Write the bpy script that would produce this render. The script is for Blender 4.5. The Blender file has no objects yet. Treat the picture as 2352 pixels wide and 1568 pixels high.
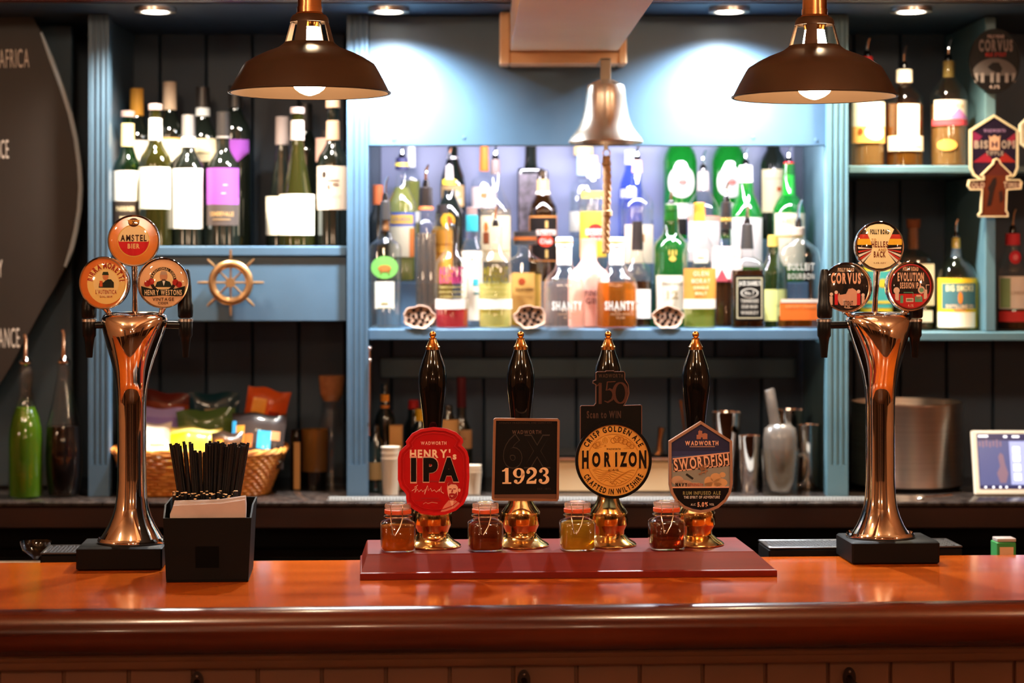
import bpy, bmesh, math, random
from mathutils import Vector, Matrix
random.seed(7)
C = bpy.context.scene
COL = C.collection
PI = math.pi
# ------------------------------------------------------------------ camera, world, exposure
F = 4600.0            # focal length in pixels of the 2352 wide frame
PX, PY = 1080.0, 600.0  # principal point
ZC = 1.655            # eye height
cam = bpy.data.objects.new('camera', bpy.data.cameras.new('camera'))
COL.objects.link(cam)
cam.location = (0, 0, ZC); cam.rotation_euler = (PI/2, 0, 0)
cd = cam.data
cd.sensor_width = 36.0; cd.sensor_fit = 'HORIZONTAL'; cd.lens = F/2352*36
cd.shift_x = (1176-PX)/2352; cd.shift_y = (PY-784)/2352
cd.clip_start = .05; cd.clip_end = 60
cd.dof.use_dof = True; cd.dof.focus_distance = 3.56; cd.dof.aperture_fstop = 2.9
C.camera = cam
C.view_settings.view_transform = 'Standard'
C.view_settings.look = 'None'
C.view_settings.exposure = 1.2
C.view_settings.gamma = 1.0
C.view_settings.use_curve_mapping = False
C.cycles.max_bounces = 9; C.cycles.diffuse_bounces = 3; C.cycles.glossy_bounces = 4
C.cycles.transmission_bounces = 8; C.cycles.transparent_max_bounces = 24
C.cycles.caustics_reflective = False; C.cycles.caustics_refractive = False
C.cycles.sample_clamp_indirect = 4.0
C.cycles.use_denoising = True
wd = bpy.data.worlds.new('world'); C.world = wd; wd.use_nodes = True
bg = wd.node_tree.nodes['Background']
bg.inputs[0].default_value = (1.0, .62, .36, 1); bg.inputs[1].default_value = .02


def light(name, kind, loc, energy, col, rot=(0, 0, 0), **kw):
    l = bpy.data.lights.new(name, kind); l.energy = energy; l.color = col
    for k, v in kw.items(): setattr(l, k, v)
    o = bpy.data.objects.new(name, l); o.location = loc; o.rotation_euler = rot
    COL.objects.link(o); return o


def W(px, py, d): return Vector(((px-PX)*d/F, d, ZC-(py-PY)*d/F))
def X(px, d): return (px-PX)*d/F
def Z(py, d): return ZC-(py-PY)*d/F


SOFFIT = ZC+.566
WARM = (1.0, .74, .50); COOL = (.86, .94, 1.0); NEUT = (1.0, .86, .70)
SPOT_PX = [(357, 4.47, 40, NEUT), (893, 4.47, 88, COOL), (1675, 4.47, 88, COOL), (2093, 4.47, 30, (1, .83, .58)), (712, 4.47, 16, NEUT)]
for sx, sd, se, sc_ in SPOT_PX:
    light('soffit_spot_light', 'SPOT', (X(sx, sd), sd, SOFFIT-.012), se, sc_, spot_size=math.radians(146), spot_blend=1.0, shadow_soft_size=.022)
# cool LED strip fixed behind the fascia above the bottles
light('shelf_strip_light', 'AREA', (X(1372, 4.7), 4.645, ZC+.290), 6, (.95, .88, 1.0), rot=(math.radians(38), 0, 0), shape='RECTANGLE', size=1.02, size_y=.02)
# globe lamps in front of the bar, the wall ones added as low fill (the globes themselves are built below)
ROOM_LAMPS = [(-1.75, 2.3, 2.42, 44), (-.60, 2.2, 2.42, 44), (.55, 2.2, 2.42, 44), (1.70, 2.3, 2.42, 44), (0, -.8, 2.42, 44)]
FILL_LAMPS = [(-3.06, 1.3, 1.78, 26), (3.06, 1.4, 1.78, 26), (-1.0, -2.96, 1.85, 34), (1.2, -2.96, 1.85, 34)]
# each globe is a lit mesh; the last figure is its glow

# ------------------------------------------------------------------ materials
def lin(c): return c/12.92 if c <= .04045 else ((c+.055)/1.055)**2.4
def hx(h):
    if not isinstance(h, str): return tuple(h)+((1,) if len(h) == 3 else ())
    return tuple(lin(int(h[i:i+2], 16)/255) for i in (0, 2, 4))+(1,)
MATS = {}
def mat(name, col, rough=.5, metal=0, coat=0, spec=.5, emit=None, es=1):
    if name in MATS: return MATS[name]
    m = bpy.data.materials.new(name); m.use_nodes = True
    b = m.node_tree.nodes['Principled BSDF']
    b.inputs['Base Color'].default_value = hx(col); b.inputs['Roughness'].default_value = rough
    b.inputs['Metallic'].default_value = metal; b.inputs['Specular IOR Level'].default_value = spec
    b.inputs['Coat Weight'].default_value = coat; b.inputs['Coat Roughness'].default_value = .04
    if emit:
        b.inputs['Emission Color'].default_value = hx(emit); b.inputs['Emission Strength'].default_value = es
    MATS[name] = m; return m
def P(h, rough=.45, coat=0.0):      # plain paint / print of a colour
    return mat('print_'+h+('_gloss' if coat else ''), h, rough, coat=coat, spec=.15)
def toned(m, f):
    """the same print, colour scaled down against the bright shelf light"""
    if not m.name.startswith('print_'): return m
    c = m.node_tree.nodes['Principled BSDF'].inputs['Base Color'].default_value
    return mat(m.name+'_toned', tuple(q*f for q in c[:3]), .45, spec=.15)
def nt(m): return m.node_tree, m.node_tree.nodes['Principled BSDF']
def noisy(name, c1, c2, scale=(1, 1, 1), nscale=6, rough=.5, bump=0, coat=0, detail=4, metal=0, r2=None):
    """two colours mixed by a stretched noise"""
    m = mat(name, c1, rough, metal, coat); t, b = nt(m); N = t.nodes.new; L = t.links.new
    tc = N('ShaderNodeTexCoord'); mp = N('ShaderNodeMapping'); no = N('ShaderNodeTexNoise'); cr = N('ShaderNodeValToRGB')
    mp.inputs['Scale'].default_value = scale; no.inputs['Scale'].default_value = nscale; no.inputs['Detail'].default_value = detail
    cr.color_ramp.elements[0].color = hx(c1); cr.color_ramp.elements[1].color = hx(c2)
    cr.color_ramp.elements[0].position = .33; cr.color_ramp.elements[1].position = .68
    L(tc.outputs['Object'], mp.inputs[0]); L(mp.outputs[0], no.inputs['Vector']); L(no.outputs[0], cr.inputs[0]); L(cr.outputs[0], b.inputs['Base Color'])
    if r2 is not None:
        mr = N('ShaderNodeMapRange'); mr.inputs[3].default_value = rough; mr.inputs[4].default_value = r2
        L(no.outputs[0], mr.inputs[0]); L(mr.outputs[0], b.inputs['Roughness'])
    if bump:
        bp = N('ShaderNodeBump'); bp.inputs['Strength'].default_value = bump; bp.inputs['Distance'].default_value = .002
        L(no.outputs[0], bp.inputs['Height']); L(bp.outputs[0], b.inputs['Normal'])
    return m
def thin(name, tint, rough=.03, refl=.9, body=0.0, bodycol=None):
    """clear or tinted glass: tinted see-through, mirror towards grazing, an optional cloudy body"""
    if name in MATS: return MATS[name]
    m = bpy.data.materials.new(name); m.use_nodes = True; t = m.node_tree; t.nodes.clear(); N = t.nodes.new; L = t.links.new
    out = N('ShaderNodeOutputMaterial'); tr = N('ShaderNodeBsdfTransparent'); gl = N('ShaderNodeBsdfGlossy'); mx = N('ShaderNodeMixShader')
    lw = N('ShaderNodeLayerWeight'); pw = N('ShaderNodeMath'); ml = N('ShaderNodeMath')
    lw.inputs[0].default_value = .5; pw.operation = 'POWER'; pw.inputs[1].default_value = 3.2
    ml.operation = 'MULTIPLY_ADD'; ml.inputs[1].default_value = refl; ml.inputs[2].default_value = .045
    tr.inputs[0].default_value = hx(tint); gl.inputs['Roughness'].default_value = rough; gl.inputs[0].default_value = (1, 1, 1, 1)
    L(lw.outputs['Facing'], pw.inputs[0]); L(pw.outputs[0], ml.inputs[0]); L(ml.outputs[0], mx.inputs[0])
    src = tr
    if body:
        df = N('ShaderNodeBsdfDiffuse'); df.inputs[0].default_value = hx(bodycol or tint); tl = N('ShaderNodeBsdfTranslucent'); tl.inputs[0].default_value = hx(bodycol or tint)
        m1 = N('ShaderNodeMixShader'); m2 = N('ShaderNodeMixShader'); m1.inputs[0].default_value = .5; m2.inputs[0].default_value = body
        L(df.outputs[0], m1.inputs[1]); L(tl.outputs[0], m1.inputs[2]); L(tr.outputs[0], m2.inputs[1]); L(m1.outputs[0], m2.inputs[2]); src = m2
    L(src.outputs[0], mx.inputs[1]); L(gl.outputs[0], mx.inputs[2]); L(mx.outputs[0], out.inputs[0])
    MATS[name] = m; return m


BLUE = noisy('blue_grey_paint', '3d566a', '425c71', (1, 1, 1), 9, .42, .08)
BLUEG = noisy('green_grey_paint', '4e6e78', '55757f', (1, 1, 1), 9, .42, .08)
DARKT = noisy('dark_panel_paint', '2a3d50', '2f4357', (1, 1, 1), 9, .5, .08)
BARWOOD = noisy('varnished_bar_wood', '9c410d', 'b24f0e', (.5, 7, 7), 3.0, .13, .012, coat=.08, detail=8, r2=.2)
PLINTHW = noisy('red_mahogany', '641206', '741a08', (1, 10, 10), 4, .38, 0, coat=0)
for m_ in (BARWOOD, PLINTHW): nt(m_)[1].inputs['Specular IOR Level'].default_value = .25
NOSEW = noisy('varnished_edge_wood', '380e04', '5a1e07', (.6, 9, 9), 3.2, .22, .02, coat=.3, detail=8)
MAHOG = noisy('dark_mahogany', '3a0f08', '571a0d', (1, 8, 8), 4, .3, 0, coat=.2)
DKWOOD = noisy('dark_counter_wood', '22100b', '30170f', (1, 8, 8), 4, .35)
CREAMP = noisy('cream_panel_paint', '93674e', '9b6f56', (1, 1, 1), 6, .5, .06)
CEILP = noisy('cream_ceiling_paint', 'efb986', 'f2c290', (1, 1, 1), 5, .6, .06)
ROOMW = noisy('warm_room_wall', 'c08a5c', 'c99468', (1, 1, 1), 3, .7)
REFLDARK = noisy('dark_reflection_boards', '2a1409', '3a1d0d', (1, 1, .2), 6, .35)
FLOORW = noisy('floor_boards', '4a2c18', '5d391f', (1, 8, 1), 4, .4)
GRANITE = noisy('dark_polished_worktop', '1c1614', '3a312c', (1, 1, 1), 60, .1)
CHROME = mat('chrome', (.90, .86, .83), .05, 1)
STEEL = noisy('brushed_steel', 'cfc8bf', 'e2dcd4', (.4, .4, 60), 10, .30, 0, metal=1)
BRASS = mat('polished_brass', (.83, .56, .22), .13, 1)
GOLDB = mat('warm_brass', (.80, .42, .12), .16, 1)
BELLM = noisy('worn_bell_metal', 'eadbc9', 'f6eadb', (1, 1, .3), 14, .27, 0, metal=1)
BRONZE = mat('brown_lamp_enamel', (.058, .031, .017), .36, .45)
BRONZEIN = mat('lamp_inside_enamel', (.12, .066, .035), .45, .3)
COPPER = mat('lamp_brass_tube', (.42, .19, .07), .25, 1)
BLACKG = mat('black_gloss', (.004, .0035, .0035), .06, spec=.42)
BLACKM = mat('black_matt', (.005, .0045, .0045), .55, spec=.12)
BLACKP = mat('black_plastic', (.005, .005, .005), .28, spec=.3)
RUBBER = mat('pale_rubber', '66635e', .6)
CORK = noisy('cork', 'a5683c', '8a5230', (1, 1, 1), 40, .8)
CHALKB = noisy('blackboard', '1c1613', '221b18', (1, 1, 1), 5, .55)
CHALK = mat('chalk_letters', 'd8d0c8', .8)
ROPE = noisy('rope', 'a98058', 'c79c70', (1, 1, 1), 60, .9)
WICKER = noisy('wicker', 'b0601f', 'd8923f', (1, 1, 1), 50, .5, .2)
WHITE = P('f2efe6'); CREAM = P('e8d9b0'); BLACK = P('0b0908'); TAN = P('e6b97c')
GLASS = thin('clear_glass', (.97, .985, .98))
JARG = thin('jar_glass', (.96, .97, .95), .02, .95)
GRNW = thin('bottle_green', (.05, .16, .05), .04, .9, .25, (.01, .05, .015))
OLIVE = thin('bottle_olive', (.32, .30, .06), .04, .9, .2, (.10, .10, .02))
GORD = thin('bottle_bright_green', (.08, .55, .12), .04, .8, .35, (.02, .42, .05))
DWINE = mat('dark_wine_bottle', (.006, .008, .006), .06, coat=.5)
BULB = mat('lit_bulb', 'fff0d8', .3, emit=(1.0, .80, .52), es=36)
LENS = mat('lit_downlight_lens', 'ffffff', .3, emit=(1.0, .93, .80), es=9)

def liquid(name, tint, body=.35, col=None): return thin('liquid_'+name, tint, .05, .25, body, col or tint)


# ------------------------------------------------------------------ mesh builder
GL = {}
def glyph(c, bold=0.0):
    k = (c, bold)
    if k in GL: return GL[k]
    cu = bpy.data.curves.new('g', 'FONT'); cu.body = c; cu.offset = bold; cu.resolution_u = 4; cu.fill_mode = 'FRONT'
    o = bpy.data.objects.new('g', cu); COL.objects.link(o)
    me = bpy.data.meshes.new_from_object(o.evaluated_get(bpy.context.evaluated_depsgraph_get()))
    v = [(q.co.x, q.co.y) for q in me.vertices]; f = [tuple(q.vertices) for q in me.polygons]
    bpy.data.objects.remove(o); bpy.data.curves.remove(cu); bpy.data.meshes.remove(me)
    if v:
        x0 = min(q[0] for q in v); x1 = max(q[0] for q in v)
    else: x0 = x1 = 0
    GL[k] = ([(a-x0, b) for a, b in v], f, x1-x0); return GL[k]
CAPH = max(q[1] for q in glyph('H')[0])


class MB:
    def __init__(s): s.v = []; s.f = []; s.m = []; s.mats = []
    def mi(s, m):
        if m not in s.mats: s.mats.append(m)
        return s.mats.index(m)
    def add(s, v, f, m):
        b = len(s.v); s.v += [tuple(q) for q in v]; i = s.mi(m)
        for q in f: s.f.append(tuple(b+k for k in q)); s.m.append(i)
        return s
    def loft(s, secs, m, seg=24, cx=0, cy=0, cap=(True, True), ang=None):
        """rings (z, rx, ry, n): superellipse cross-sections stacked up z"""
        v = []; f = []
        for sec in secs:
            z, rx = sec[0], sec[1]; ry = sec[2] if len(sec) > 2 else rx; n = sec[3] if len(sec) > 3 else 2
            for k in range(seg):
                t = 2*PI*k/seg; c, q = math.cos(t), math.sin(t); e = 2/n
                v.append((cx+rx*math.copysign(abs(c)**e, c), cy+ry*math.copysign(abs(q)**e, q), z))
        for a in range(len(secs)-1):
            for k in range(seg):
                k2 = (k+1) % seg; f.append((a*seg+k, a*seg+k2, (a+1)*seg+k2, (a+1)*seg+k))
        if cap[0]: f.append(tuple(range(seg))[::-1])
        if cap[1]: f.append(tuple((len(secs)-1)*seg+k for k in range(seg)))
        return s.add(v, f, m)
    def box(s, x0, x1, y0, y1, z0, z1, m, b=0):
        if b <= 0:
            v = [(x, y, z) for z in (z0, z1) for x, y in ((x0, y0), (x1, y0), (x1, y1), (x0, y1))]
            return s.add(v, [(3, 2, 1, 0), (4, 5, 6, 7), (0, 1, 5, 4), (1, 2, 6, 5), (2, 3, 7, 6), (3, 0, 4, 7)], m)
        def ring(z, i): return [(x0+i+b, y0+i, z), (x1-i-b, y0+i, z), (x1-i, y0+i+b, z), (x1-i, y1-i-b, z), (x1-i-b, y1-i, z), (x0+i+b, y1-i, z), (x0+i, y1-i-b, z), (x0+i, y0+i+b, z)]
        v = ring(z0, b)+ring(z0+b, 0)+ring(z1-b, 0)+ring(z1, b); f = []
        for a in range(3):
            for k in range(8): f.append((a*8+k, a*8+(k+1) % 8, a*8+8+(k+1) % 8, a*8+8+k))
        return s.add(v, f+[tuple(range(8))[::-1], tuple(24+k for k in range(8))], m)
    def prism(s, pts, a0, a1, m, axis='y', m2=None):
        """outline extruded from a0 to a1 along an axis; m2 = material of the a0 face"""
        n = len(pts)
        def at(p, a): return {'y': (p[0], a, p[1]), 'z': (p[0], p[1], a), 'x': (a, p[0], p[1])}[axis]
        v = [at(p, a0) for p in pts]+[at(p, a1) for p in pts]
        s.add(v, [(k, (k+1) % n, n+(k+1) % n, n+k) for k in range(n)]+[tuple(n+k for k in range(n))[::-1]], m)
        return s.add(v[:n], [tuple(range(n))], m2 or m)
    def ring(s, o, i, y0, y1, m):
        """raised rim between outline o and inset outline i, from y1 (back) to y0 (front)"""
        n = len(o); v = [(p[0], y0, p[1]) for p in o]+[(p[0], y0, p[1]) for p in i]+[(p[0], y1, p[1]) for p in i]+[(p[0], y1, p[1]) for p in o]
        f = []
        for k in range(n):
            j = (k+1) % n
            for a in range(4): b = (a+1) % 4; f.append((a*n+k, a*n+j, b*n+j, b*n+k))
        return s.add(v, f, m)
    def poly(s, pts, y, m): return s.add([(p[0], y, p[1]) for p in pts], [tuple(range(len(pts)))], m)
    def rect(s, x0, x1, z0, z1, y, m): return s.poly([(x0, z0), (x1, z0), (x1, z1), (x0, z1)], y, m)
    def disc(s, cx, cz, r, y, m, rz=None, n=32): return s.poly([(cx+r*math.cos(2*PI*k/n), cz+(rz or r)*math.sin(2*PI*k/n)) for k in range(n)], y, m)
    def stroke(s, pts, w, y, m):
        """flat brush line through (x, z) points, w a width or a list of widths"""
        v = []; n = len(pts)
        for k, p in enumerate(pts):
            a = pts[max(0, k-1)]; b = pts[min(n-1, k+1)]; dx, dz = b[0]-a[0], b[1]-a[1]; l = math.hypot(dx, dz) or 1
            h = (w[k] if isinstance(w, (list, tuple)) else w)/2
            v += [(p[0]-dz/l*h, y, p[1]+dx/l*h), (p[0]+dz/l*h, y, p[1]-dx/l*h)]
        return s.add(v, [(2*k, 2*k+1, 2*k+3, 2*k+2) for k in range(n-1)], m)
    def tube(s, path, r, m, seg=8, closed=False):
        path = [Vector(p) for p in path]; n = len(path); v = []; f = []; up = Vector((0, 0, 1))
        prev = None
        for k, p in enumerate(path):
            if closed: t = path[(k+1) % n]-path[k-1]
            else: t = path[min(k+1, n-1)]-path[max(k-1, 0)]
            t.normalize()
            if prev is None:
                a = t.cross(up)
                if a.length < .05: a = t.cross(Vector((1, 0, 0)))
            else: a = prev-t*prev.dot(t)
            a.normalize(); prev = a; b = t.cross(a); rr = r[k] if isinstance(r, (list, tuple)) else r
            v += [p+rr*(math.cos(2*PI*j/seg)*a+math.sin(2*PI*j/seg)*b) for j in range(seg)]
        for k in range(n if closed else n-1):
            k2 = (k+1) % n
            for j in range(seg): j2 = (j+1) % seg; f.append((k*seg+j, k*seg+j2, k2*seg+j2, k2*seg+j))
        if not closed: f += [tuple(range(seg))[::-1], tuple((n-1)*seg+j for j in range(seg))]
        return s.add(v, f, m)
    def ball(s, c, r, m, seg=14, rz=None):
        rz = rz or r
        return s.loft([(c[2]+rz*math.sin(t), max(1e-5, r*math.cos(t))) for t in [-PI/2+PI*k/8 for k in range(9)]], m, seg, c[0], c[1])
    def torus(s, c, R, r, m, axis='y', n=32, seg=8, Rz=None):
        Rz = Rz or R
        if axis == 'y': p = [(c[0]+R*math.cos(2*PI*k/n), c[1], c[2]+Rz*math.sin(2*PI*k/n)) for k in range(n)]
        else: p = [(c[0]+R*math.cos(2*PI*k/n), c[1]+Rz*math.sin(2*PI*k/n), c[2]) for k in range(n)]
        return s.tube(p, r, m, seg, True)
    def text(s, t, cx, cz, h, y, m, w=None, bold=0.02, gap=.16, shear=0, arc=None, rot=0, sx=1):
        """lettering in the xz plane; h cap height, w total width; arc=(radius, +1 top | -1 bottom) about (cx, cz)"""
        k = h/CAPH; items = []; x = 0
        for c in t:
            if c == ' ': x += .34; continue
            g = glyph(c, bold); items.append((g, x)); x += g[2]+gap
        tot = max(.01, (x-gap))*k; fx = (w/tot if w else sx); tot *= fx
        for g, gx in items:
            gx0 = gx*k*fx-tot/2; v = []
            if arc:
                R, sg = arc; mid = gx0+g[2]*k*fx/2; th = mid/R
                for a, b in g[0]:
                    u = a*k*fx-g[2]*k*fx/2; q = b*k-h/2
                    if sg > 0: v.append((cx+math.sin(th)*(R+q)+math.cos(th)*u, y, cz+math.cos(th)*(R+q)-math.sin(th)*u))
                    else: v.append((cx+math.sin(th)*(R-q)+math.cos(th)*u, y, cz-math.cos(th)*(R-q)+math.sin(th)*u))
            else:
                for a, b in g[0]:
                    q = b*k-h/2; u = gx0+a*k*fx+shear*q
                    v.append((cx+u*math.cos(rot)-q*math.sin(rot), y, cz+u*math.sin(rot)+q*math.cos(rot)))
            s.add(v, g[1], m)
        return s
    def bend(s, r, start=0):
        """wrap everything from vertex index start round a vertical cylinder of radius r facing -y (y = height above it)"""
        for k in range(start, len(s.v)):
            x, y, z = s.v[k]; a = x/r; q = r-y
            s.v[k] = (q*math.sin(a), -q*math.cos(a), z)
        return s
    def xf(s, M, start=0):
        for k in range(start, len(s.v)): s.v[k] = tuple(M @ Vector(s.v[k]))
        return s
    def build(s, name, parent=None, loc=None, label=None, flat=False):
        me = bpy.data.meshes.new(name); me.from_pydata(s.v, [], s.f)
        for m in s.mats: me.materials.append(m)
        me.polygons.foreach_set('material_index', s.m)
        bm = bmesh.new(); bm.from_mesh(me); bmesh.ops.recalc_face_normals(bm, faces=bm.faces); bm.to_mesh(me); bm.free()
        if not flat:
            me.polygons.foreach_set('use_smooth', [True]*len(me.polygons)); me.set_sharp_from_angle(angle=math.radians(38))
        o = bpy.data.objects.new(name, me); COL.objects.link(o)
        if parent: o.parent = parent
        if loc: o.location = loc
        if label: o['label'] = label
        return o


def tag(o, label, cat, group=None, kind=None):
    o['label'] = label; o['category'] = cat
    if group: o['group'] = group
    if kind: o['kind'] = kind
    return o
def thing(name, label, cat, loc=(0, 0, 0), group=None, rz=0):
    o = bpy.data.objects.new(name, None); COL.objects.link(o); o.location = loc; o.rotation_euler = (0, 0, rz)
    o.empty_display_size = .02
    return tag(o, label, cat, group)
def struct(name, mb, label=None, **k):
    o = mb.build(name, **k); o['kind'] = 'structure'
    if label: o['label'] = label
    return o
def copy_tree(o, parent=None):
    c = o.copy(); COL.objects.link(c)
    if parent: c.parent = parent
    for ch in [q for q in bpy.data.objects if q.parent == o]: copy_tree(ch, c)
    return c
def gridrect(mb, x0, x1, z0, z1, y, m, n=10):
    v = []; 
    for k in range(n+1): x = x0+(x1-x0)*k/n; v += [(x, y, z0), (x, y, z1)]
    return mb.add(v, [(2*k, 2*k+2, 2*k+3, 2*k+1) for k in range(n)], m)
def griddisc(mb, cx, cz, r, y, m, rz=None, nr=4, n=24):
    rz = rz or r; v = [(cx, y, cz)]
    for a in range(1, nr+1): v += [(cx+r*a/nr*math.cos(2*PI*k/n), y, cz+rz*a/nr*math.sin(2*PI*k/n)) for k in range(n)]
    f = [(0, 1+k, 1+(k+1) % n) for k in range(n)]
    for a in range(nr-1):
        for k in range(n): j = (k+1) % n; f.append((1+a*n+k, 1+(a+1)*n+k, 1+(a+1)*n+j, 1+a*n+j))
    return mb.add(v, f, m)

# ------------------------------------------------------------------ the room and the back bar
CT = ZC-.538                      # back counter top
struct('floor', MB().box(-3.3, 3.3, -3.2, 5.2, -.05, 0, FLOORW))
struct('ceiling', MB().box(-3.3, 3.3, -3.2, 5.2, 2.62, 2.70, CEILP))
struct('wall_front', MB().box(-3.3, 3.3, -3.2, -3.1, 0, 2.62, ROOMW))
b = MB(); x = -3.19  # dark boards added out of view to streak the chrome reflections
for w_, h_ in ((.5, .95), (.16, 0), (.75, .95), (.10, 0), (.5, 2.1), (.22, 0), (1.0, .95), (.12, 0), (.4, 2.1), (.2, 0), (1.1, .95), (.14, 0), (1.19, .95)):
    if h_: b.box(x, x+w_, -3.099, -3.07, .001, h_, REFLDARK, .004)
    x += w_
struct('trim_6', b, 'unseen dark boards added to darken the chrome reflections')
for nm, xs in (('trim_7', (-3.199, -3.17)), ('trim_8', (3.17, 3.199))):
    b = MB(); y = -3.0
    for w_, h_ in ((.9, .95), (.2, 0), (1.2, .95), (.25, 0), (.7, 2.1), (.18, 0), (1.5, .95), (.2, 0), (.8, .95)):
        if h_: b.box(xs[0], xs[1], y, y+w_, .001, h_, REFLDARK, .004)
        y += w_
    struct(nm, b, 'unseen dark side boards added to darken the chrome reflections')
struct('wall_left', MB().box(-3.3, -3.2, -3.1, 5.2, 0, 2.62, ROOMW))
struct('wall_right', MB().box(3.2, 3.3, -3.1, 5.2, 0, 2.62, ROOMW))
b = MB(); x = -3.2; bw = .1155
pts = []
while x < 3.2:
    pts += [(x, 5.012), (x+.004, 5.0), (x+bw-.004, 5.0)]; x += bw
pts += [(3.2, 5.012), (3.2, 5.1), (-3.2, 5.1)]
struct('wall_back', b.prism(pts, 0, 2.62, DARKT, 'z'), 'dark blue tongue and groove boarding behind the shelves')
struct('trim_1', MB().box(-3.2, 3.2, 4.38, 4.40, SOFFIT+.002, 2.62, MAHOG, .004), 'dark mahogany board along the front of the soffit')
struct('trim_2', MB().box(-3.2, 3.2, 4.401, 5.0, SOFFIT, 2.62, DARKT), 'dark blue soffit over the back bar')
struct('trim_5', MB().box(X(846, 4.6)+.012, X(1899, 4.6)-.012, 4.994, 4.9995, Z(755, 4.6)+.001, Z(335, 4.6)+.28, noisy('strip_lit_blue_paint', '66708f', '6d7896', (1, 1, 1), 9, .45)), 'added back panel with the strip light glow in its blue')  # added panel; the strip light's glow is put into its paler colour
# boxed beam running from the fascia over the bar
bx0, bx1 = X(1172, 4.52), X(1421, 4.52); bz = Z(117, 4.52)
struct('ceiling_beam', MB().box(bx0, bx1, -3.05, 4.58, bz, 2.62, CEILP, .003), 'cream boxed beam running out over the bar')
b = MB(); c0, c1, cz0 = X(1148, 4.52), X(1440, 4.52), Z(147, 4.52)
b.box(c0, bx0-.0005, 4.52, 4.60, cz0, SOFFIT-.002, CEILP, .003).box(bx1+.0005, c1, 4.52, 4.60, cz0, SOFFIT-.002, CEILP, .003)
b.box(bx0-.0005, bx1+.0005, 4.522, 4.60, cz0, bz-.0005, CEILP, .003)
struct('trim_3', b, 'cream boxed collar where the beam meets the blue fascia')
# fascia over the middle bay
fz0 = Z(335, 4.6)
f = thing('fascia_board', 'broad blue board above the lit middle bottle shelf', 'panel', (X(1372, 4.6), 4.61, fz0))
b = MB().box(X(846, 4.6)-f.location.x, X(1899, 4.6)-f.location.x, -.01, .012, 0, SOFFIT-fz0-.001, BLUE, .002)
b.build('board', f)
b = MB()
for px, py in ((1066, 316), (1875, 322), (1730, 316), (905, 320)): b.loft([(0, .004), (.0015, .003)], BLUE, 10)
for k, (px, py) in enumerate(((1066, 316), (1875, 322), (1730, 316), (905, 320))):
    s_ = MB().loft([(0, .0045), (.0012, .0035)], BLUE, 10).xf(Matrix.Rotation(PI/2, 4, 'X'))
    s_.xf(Matrix.Translation((X(px, 4.6)-f.location.x, -.0101, Z(py, 4.6)-fz0))); s_.build('screw_cover', f)
# pilasters with three flutes, and the partitions behind them
def pilaster(p0, p1, where, mt=BLUE):
    x0, x1 = X(p0, 4.58), X(p1, 4.58); w = x1-x0; h = SOFFIT-CT-.003
    o = thing('pilaster', where, 'pilaster', ((x0+x1)/2, 4.6, CT+.001), 'fluted pilasters of the back bar')
    fz = CT-CT+(Z(1068, 4.58)-CT)
    pts = [(-w/2, .0)]; pts = [(-w/2, .02), (-w/2, -.02)]
    for k in range(3):
        cx = -w/2+w*(k+.9)/3.8+w*.04; r = w*.085
        pts += [(cx-r, -.02)]+[(cx-r*math.cos(a), -.02+r*.9*math.sin(a)) for a in [PI*j/6 for j in range(1, 6)]]+[(cx+r, -.02)]
    pts += [(w/2, -.02), (w/2, .02)]
    MB().prism(pts, fz, h, mt, 'z').build('fluted_shaft', o)
    MB().box(-w/2, w/2, -.02, .02, 0, fz-.0003, mt).build('plain_block', o)
    MB().box(-.010, .010, .0205, .398, 0, h, mt).build('partition', o)
pilaster(203, 250, 'fluted blue pilaster between the blackboard and the wine shelf')
pilaster(797, 845, 'fluted blue pilaster between the wine shelf and the lit bottle shelf', BLUE)
pilaster(1900, 1948, 'fluted blue pilaster right of the lit bottle shelf', BLUEG)
# shelves
o = thing('steel_rail', 'thin upright steel rod with ball end on the middle pilaster', 'rail', (X(849, 4.57), 4.572, Z(1000, 4.57)))
b = MB(); b.tube([(0, 0, 0), (0, 0, .195)], .0022, CHROME, 8); b.build('rod', o)
MB().ball((0, 0, .199), .0052, CHROME, 12).build('ball_end', o); MB().ball((.0005, 0, .172), .0042, CHROME, 12).build('collar', o)
MB().box(-.004, .001, .0025, .0079, .02, .03, CHROME, .0005).build('clip', o)
def shelf(p0, p1, py0, py1, lab, mt, name='wall_shelf', d0=4.6):
    z1, z0 = Z(py0, d0), Z(py1, d0); x0, x1 = X(p0, d0)+.001, X(p1, d0)-.001
    o = thing(name, lab, 'shelf', ((x0+x1)/2, d0, z0))
    MB().box(x0-o.location.x, x1-o.location.x, 0, .395, 0, z1-z0, mt, .0025).build('shelf_board', o)
    return o, z1
ws, WZ = shelf(250, 797, 565, 588, 'blue shelf holding the wine bottles', BLUE)
MB().box(X(251, 4.606)-ws.location.x, X(796, 4.606)-ws.location.x, .006, .026, Z(738, 4.6)-ws.location.z, -.0005, BLUE, .002).build('deep_front_board', ws)
ms, MZ = shelf(845, 1900, 755, 781, 'long blue shelf holding three tiers of spirit bottles', BLUE)
SA, SB = Z(648, 4.78), Z(549, 4.88)
mx0, mx1 = X(845, 4.6)+.012-ms.location.x, X(1900, 4.6)-.012-ms.location.x
MB().box(mx0, mx1, .18, .2795, MZ-ms.location.z+.0005, SA-ms.location.z, BLUE, .002).build('step', ms)
MB().box(mx0, mx1, .28, .392, MZ-ms.location.z+.0005, SB-ms.location.z, BLUE, .002).build('step', ms)
MB().box(mx0, mx1, .37, .394, Z(868, 4.97)-ms.location.z, Z(822, 4.97)-ms.location.z, BLUEG, .002).build('rail', ms)
us, UZ = shelf(1948, 2700, 380, 398, 'upper pale green-blue shelf in the right bay', BLUEG)
ls, LZ = shelf(1948, 2700, 762, 783, 'lower pale blue shelf in the right bay behind the tap tower', BLUEG)
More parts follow.
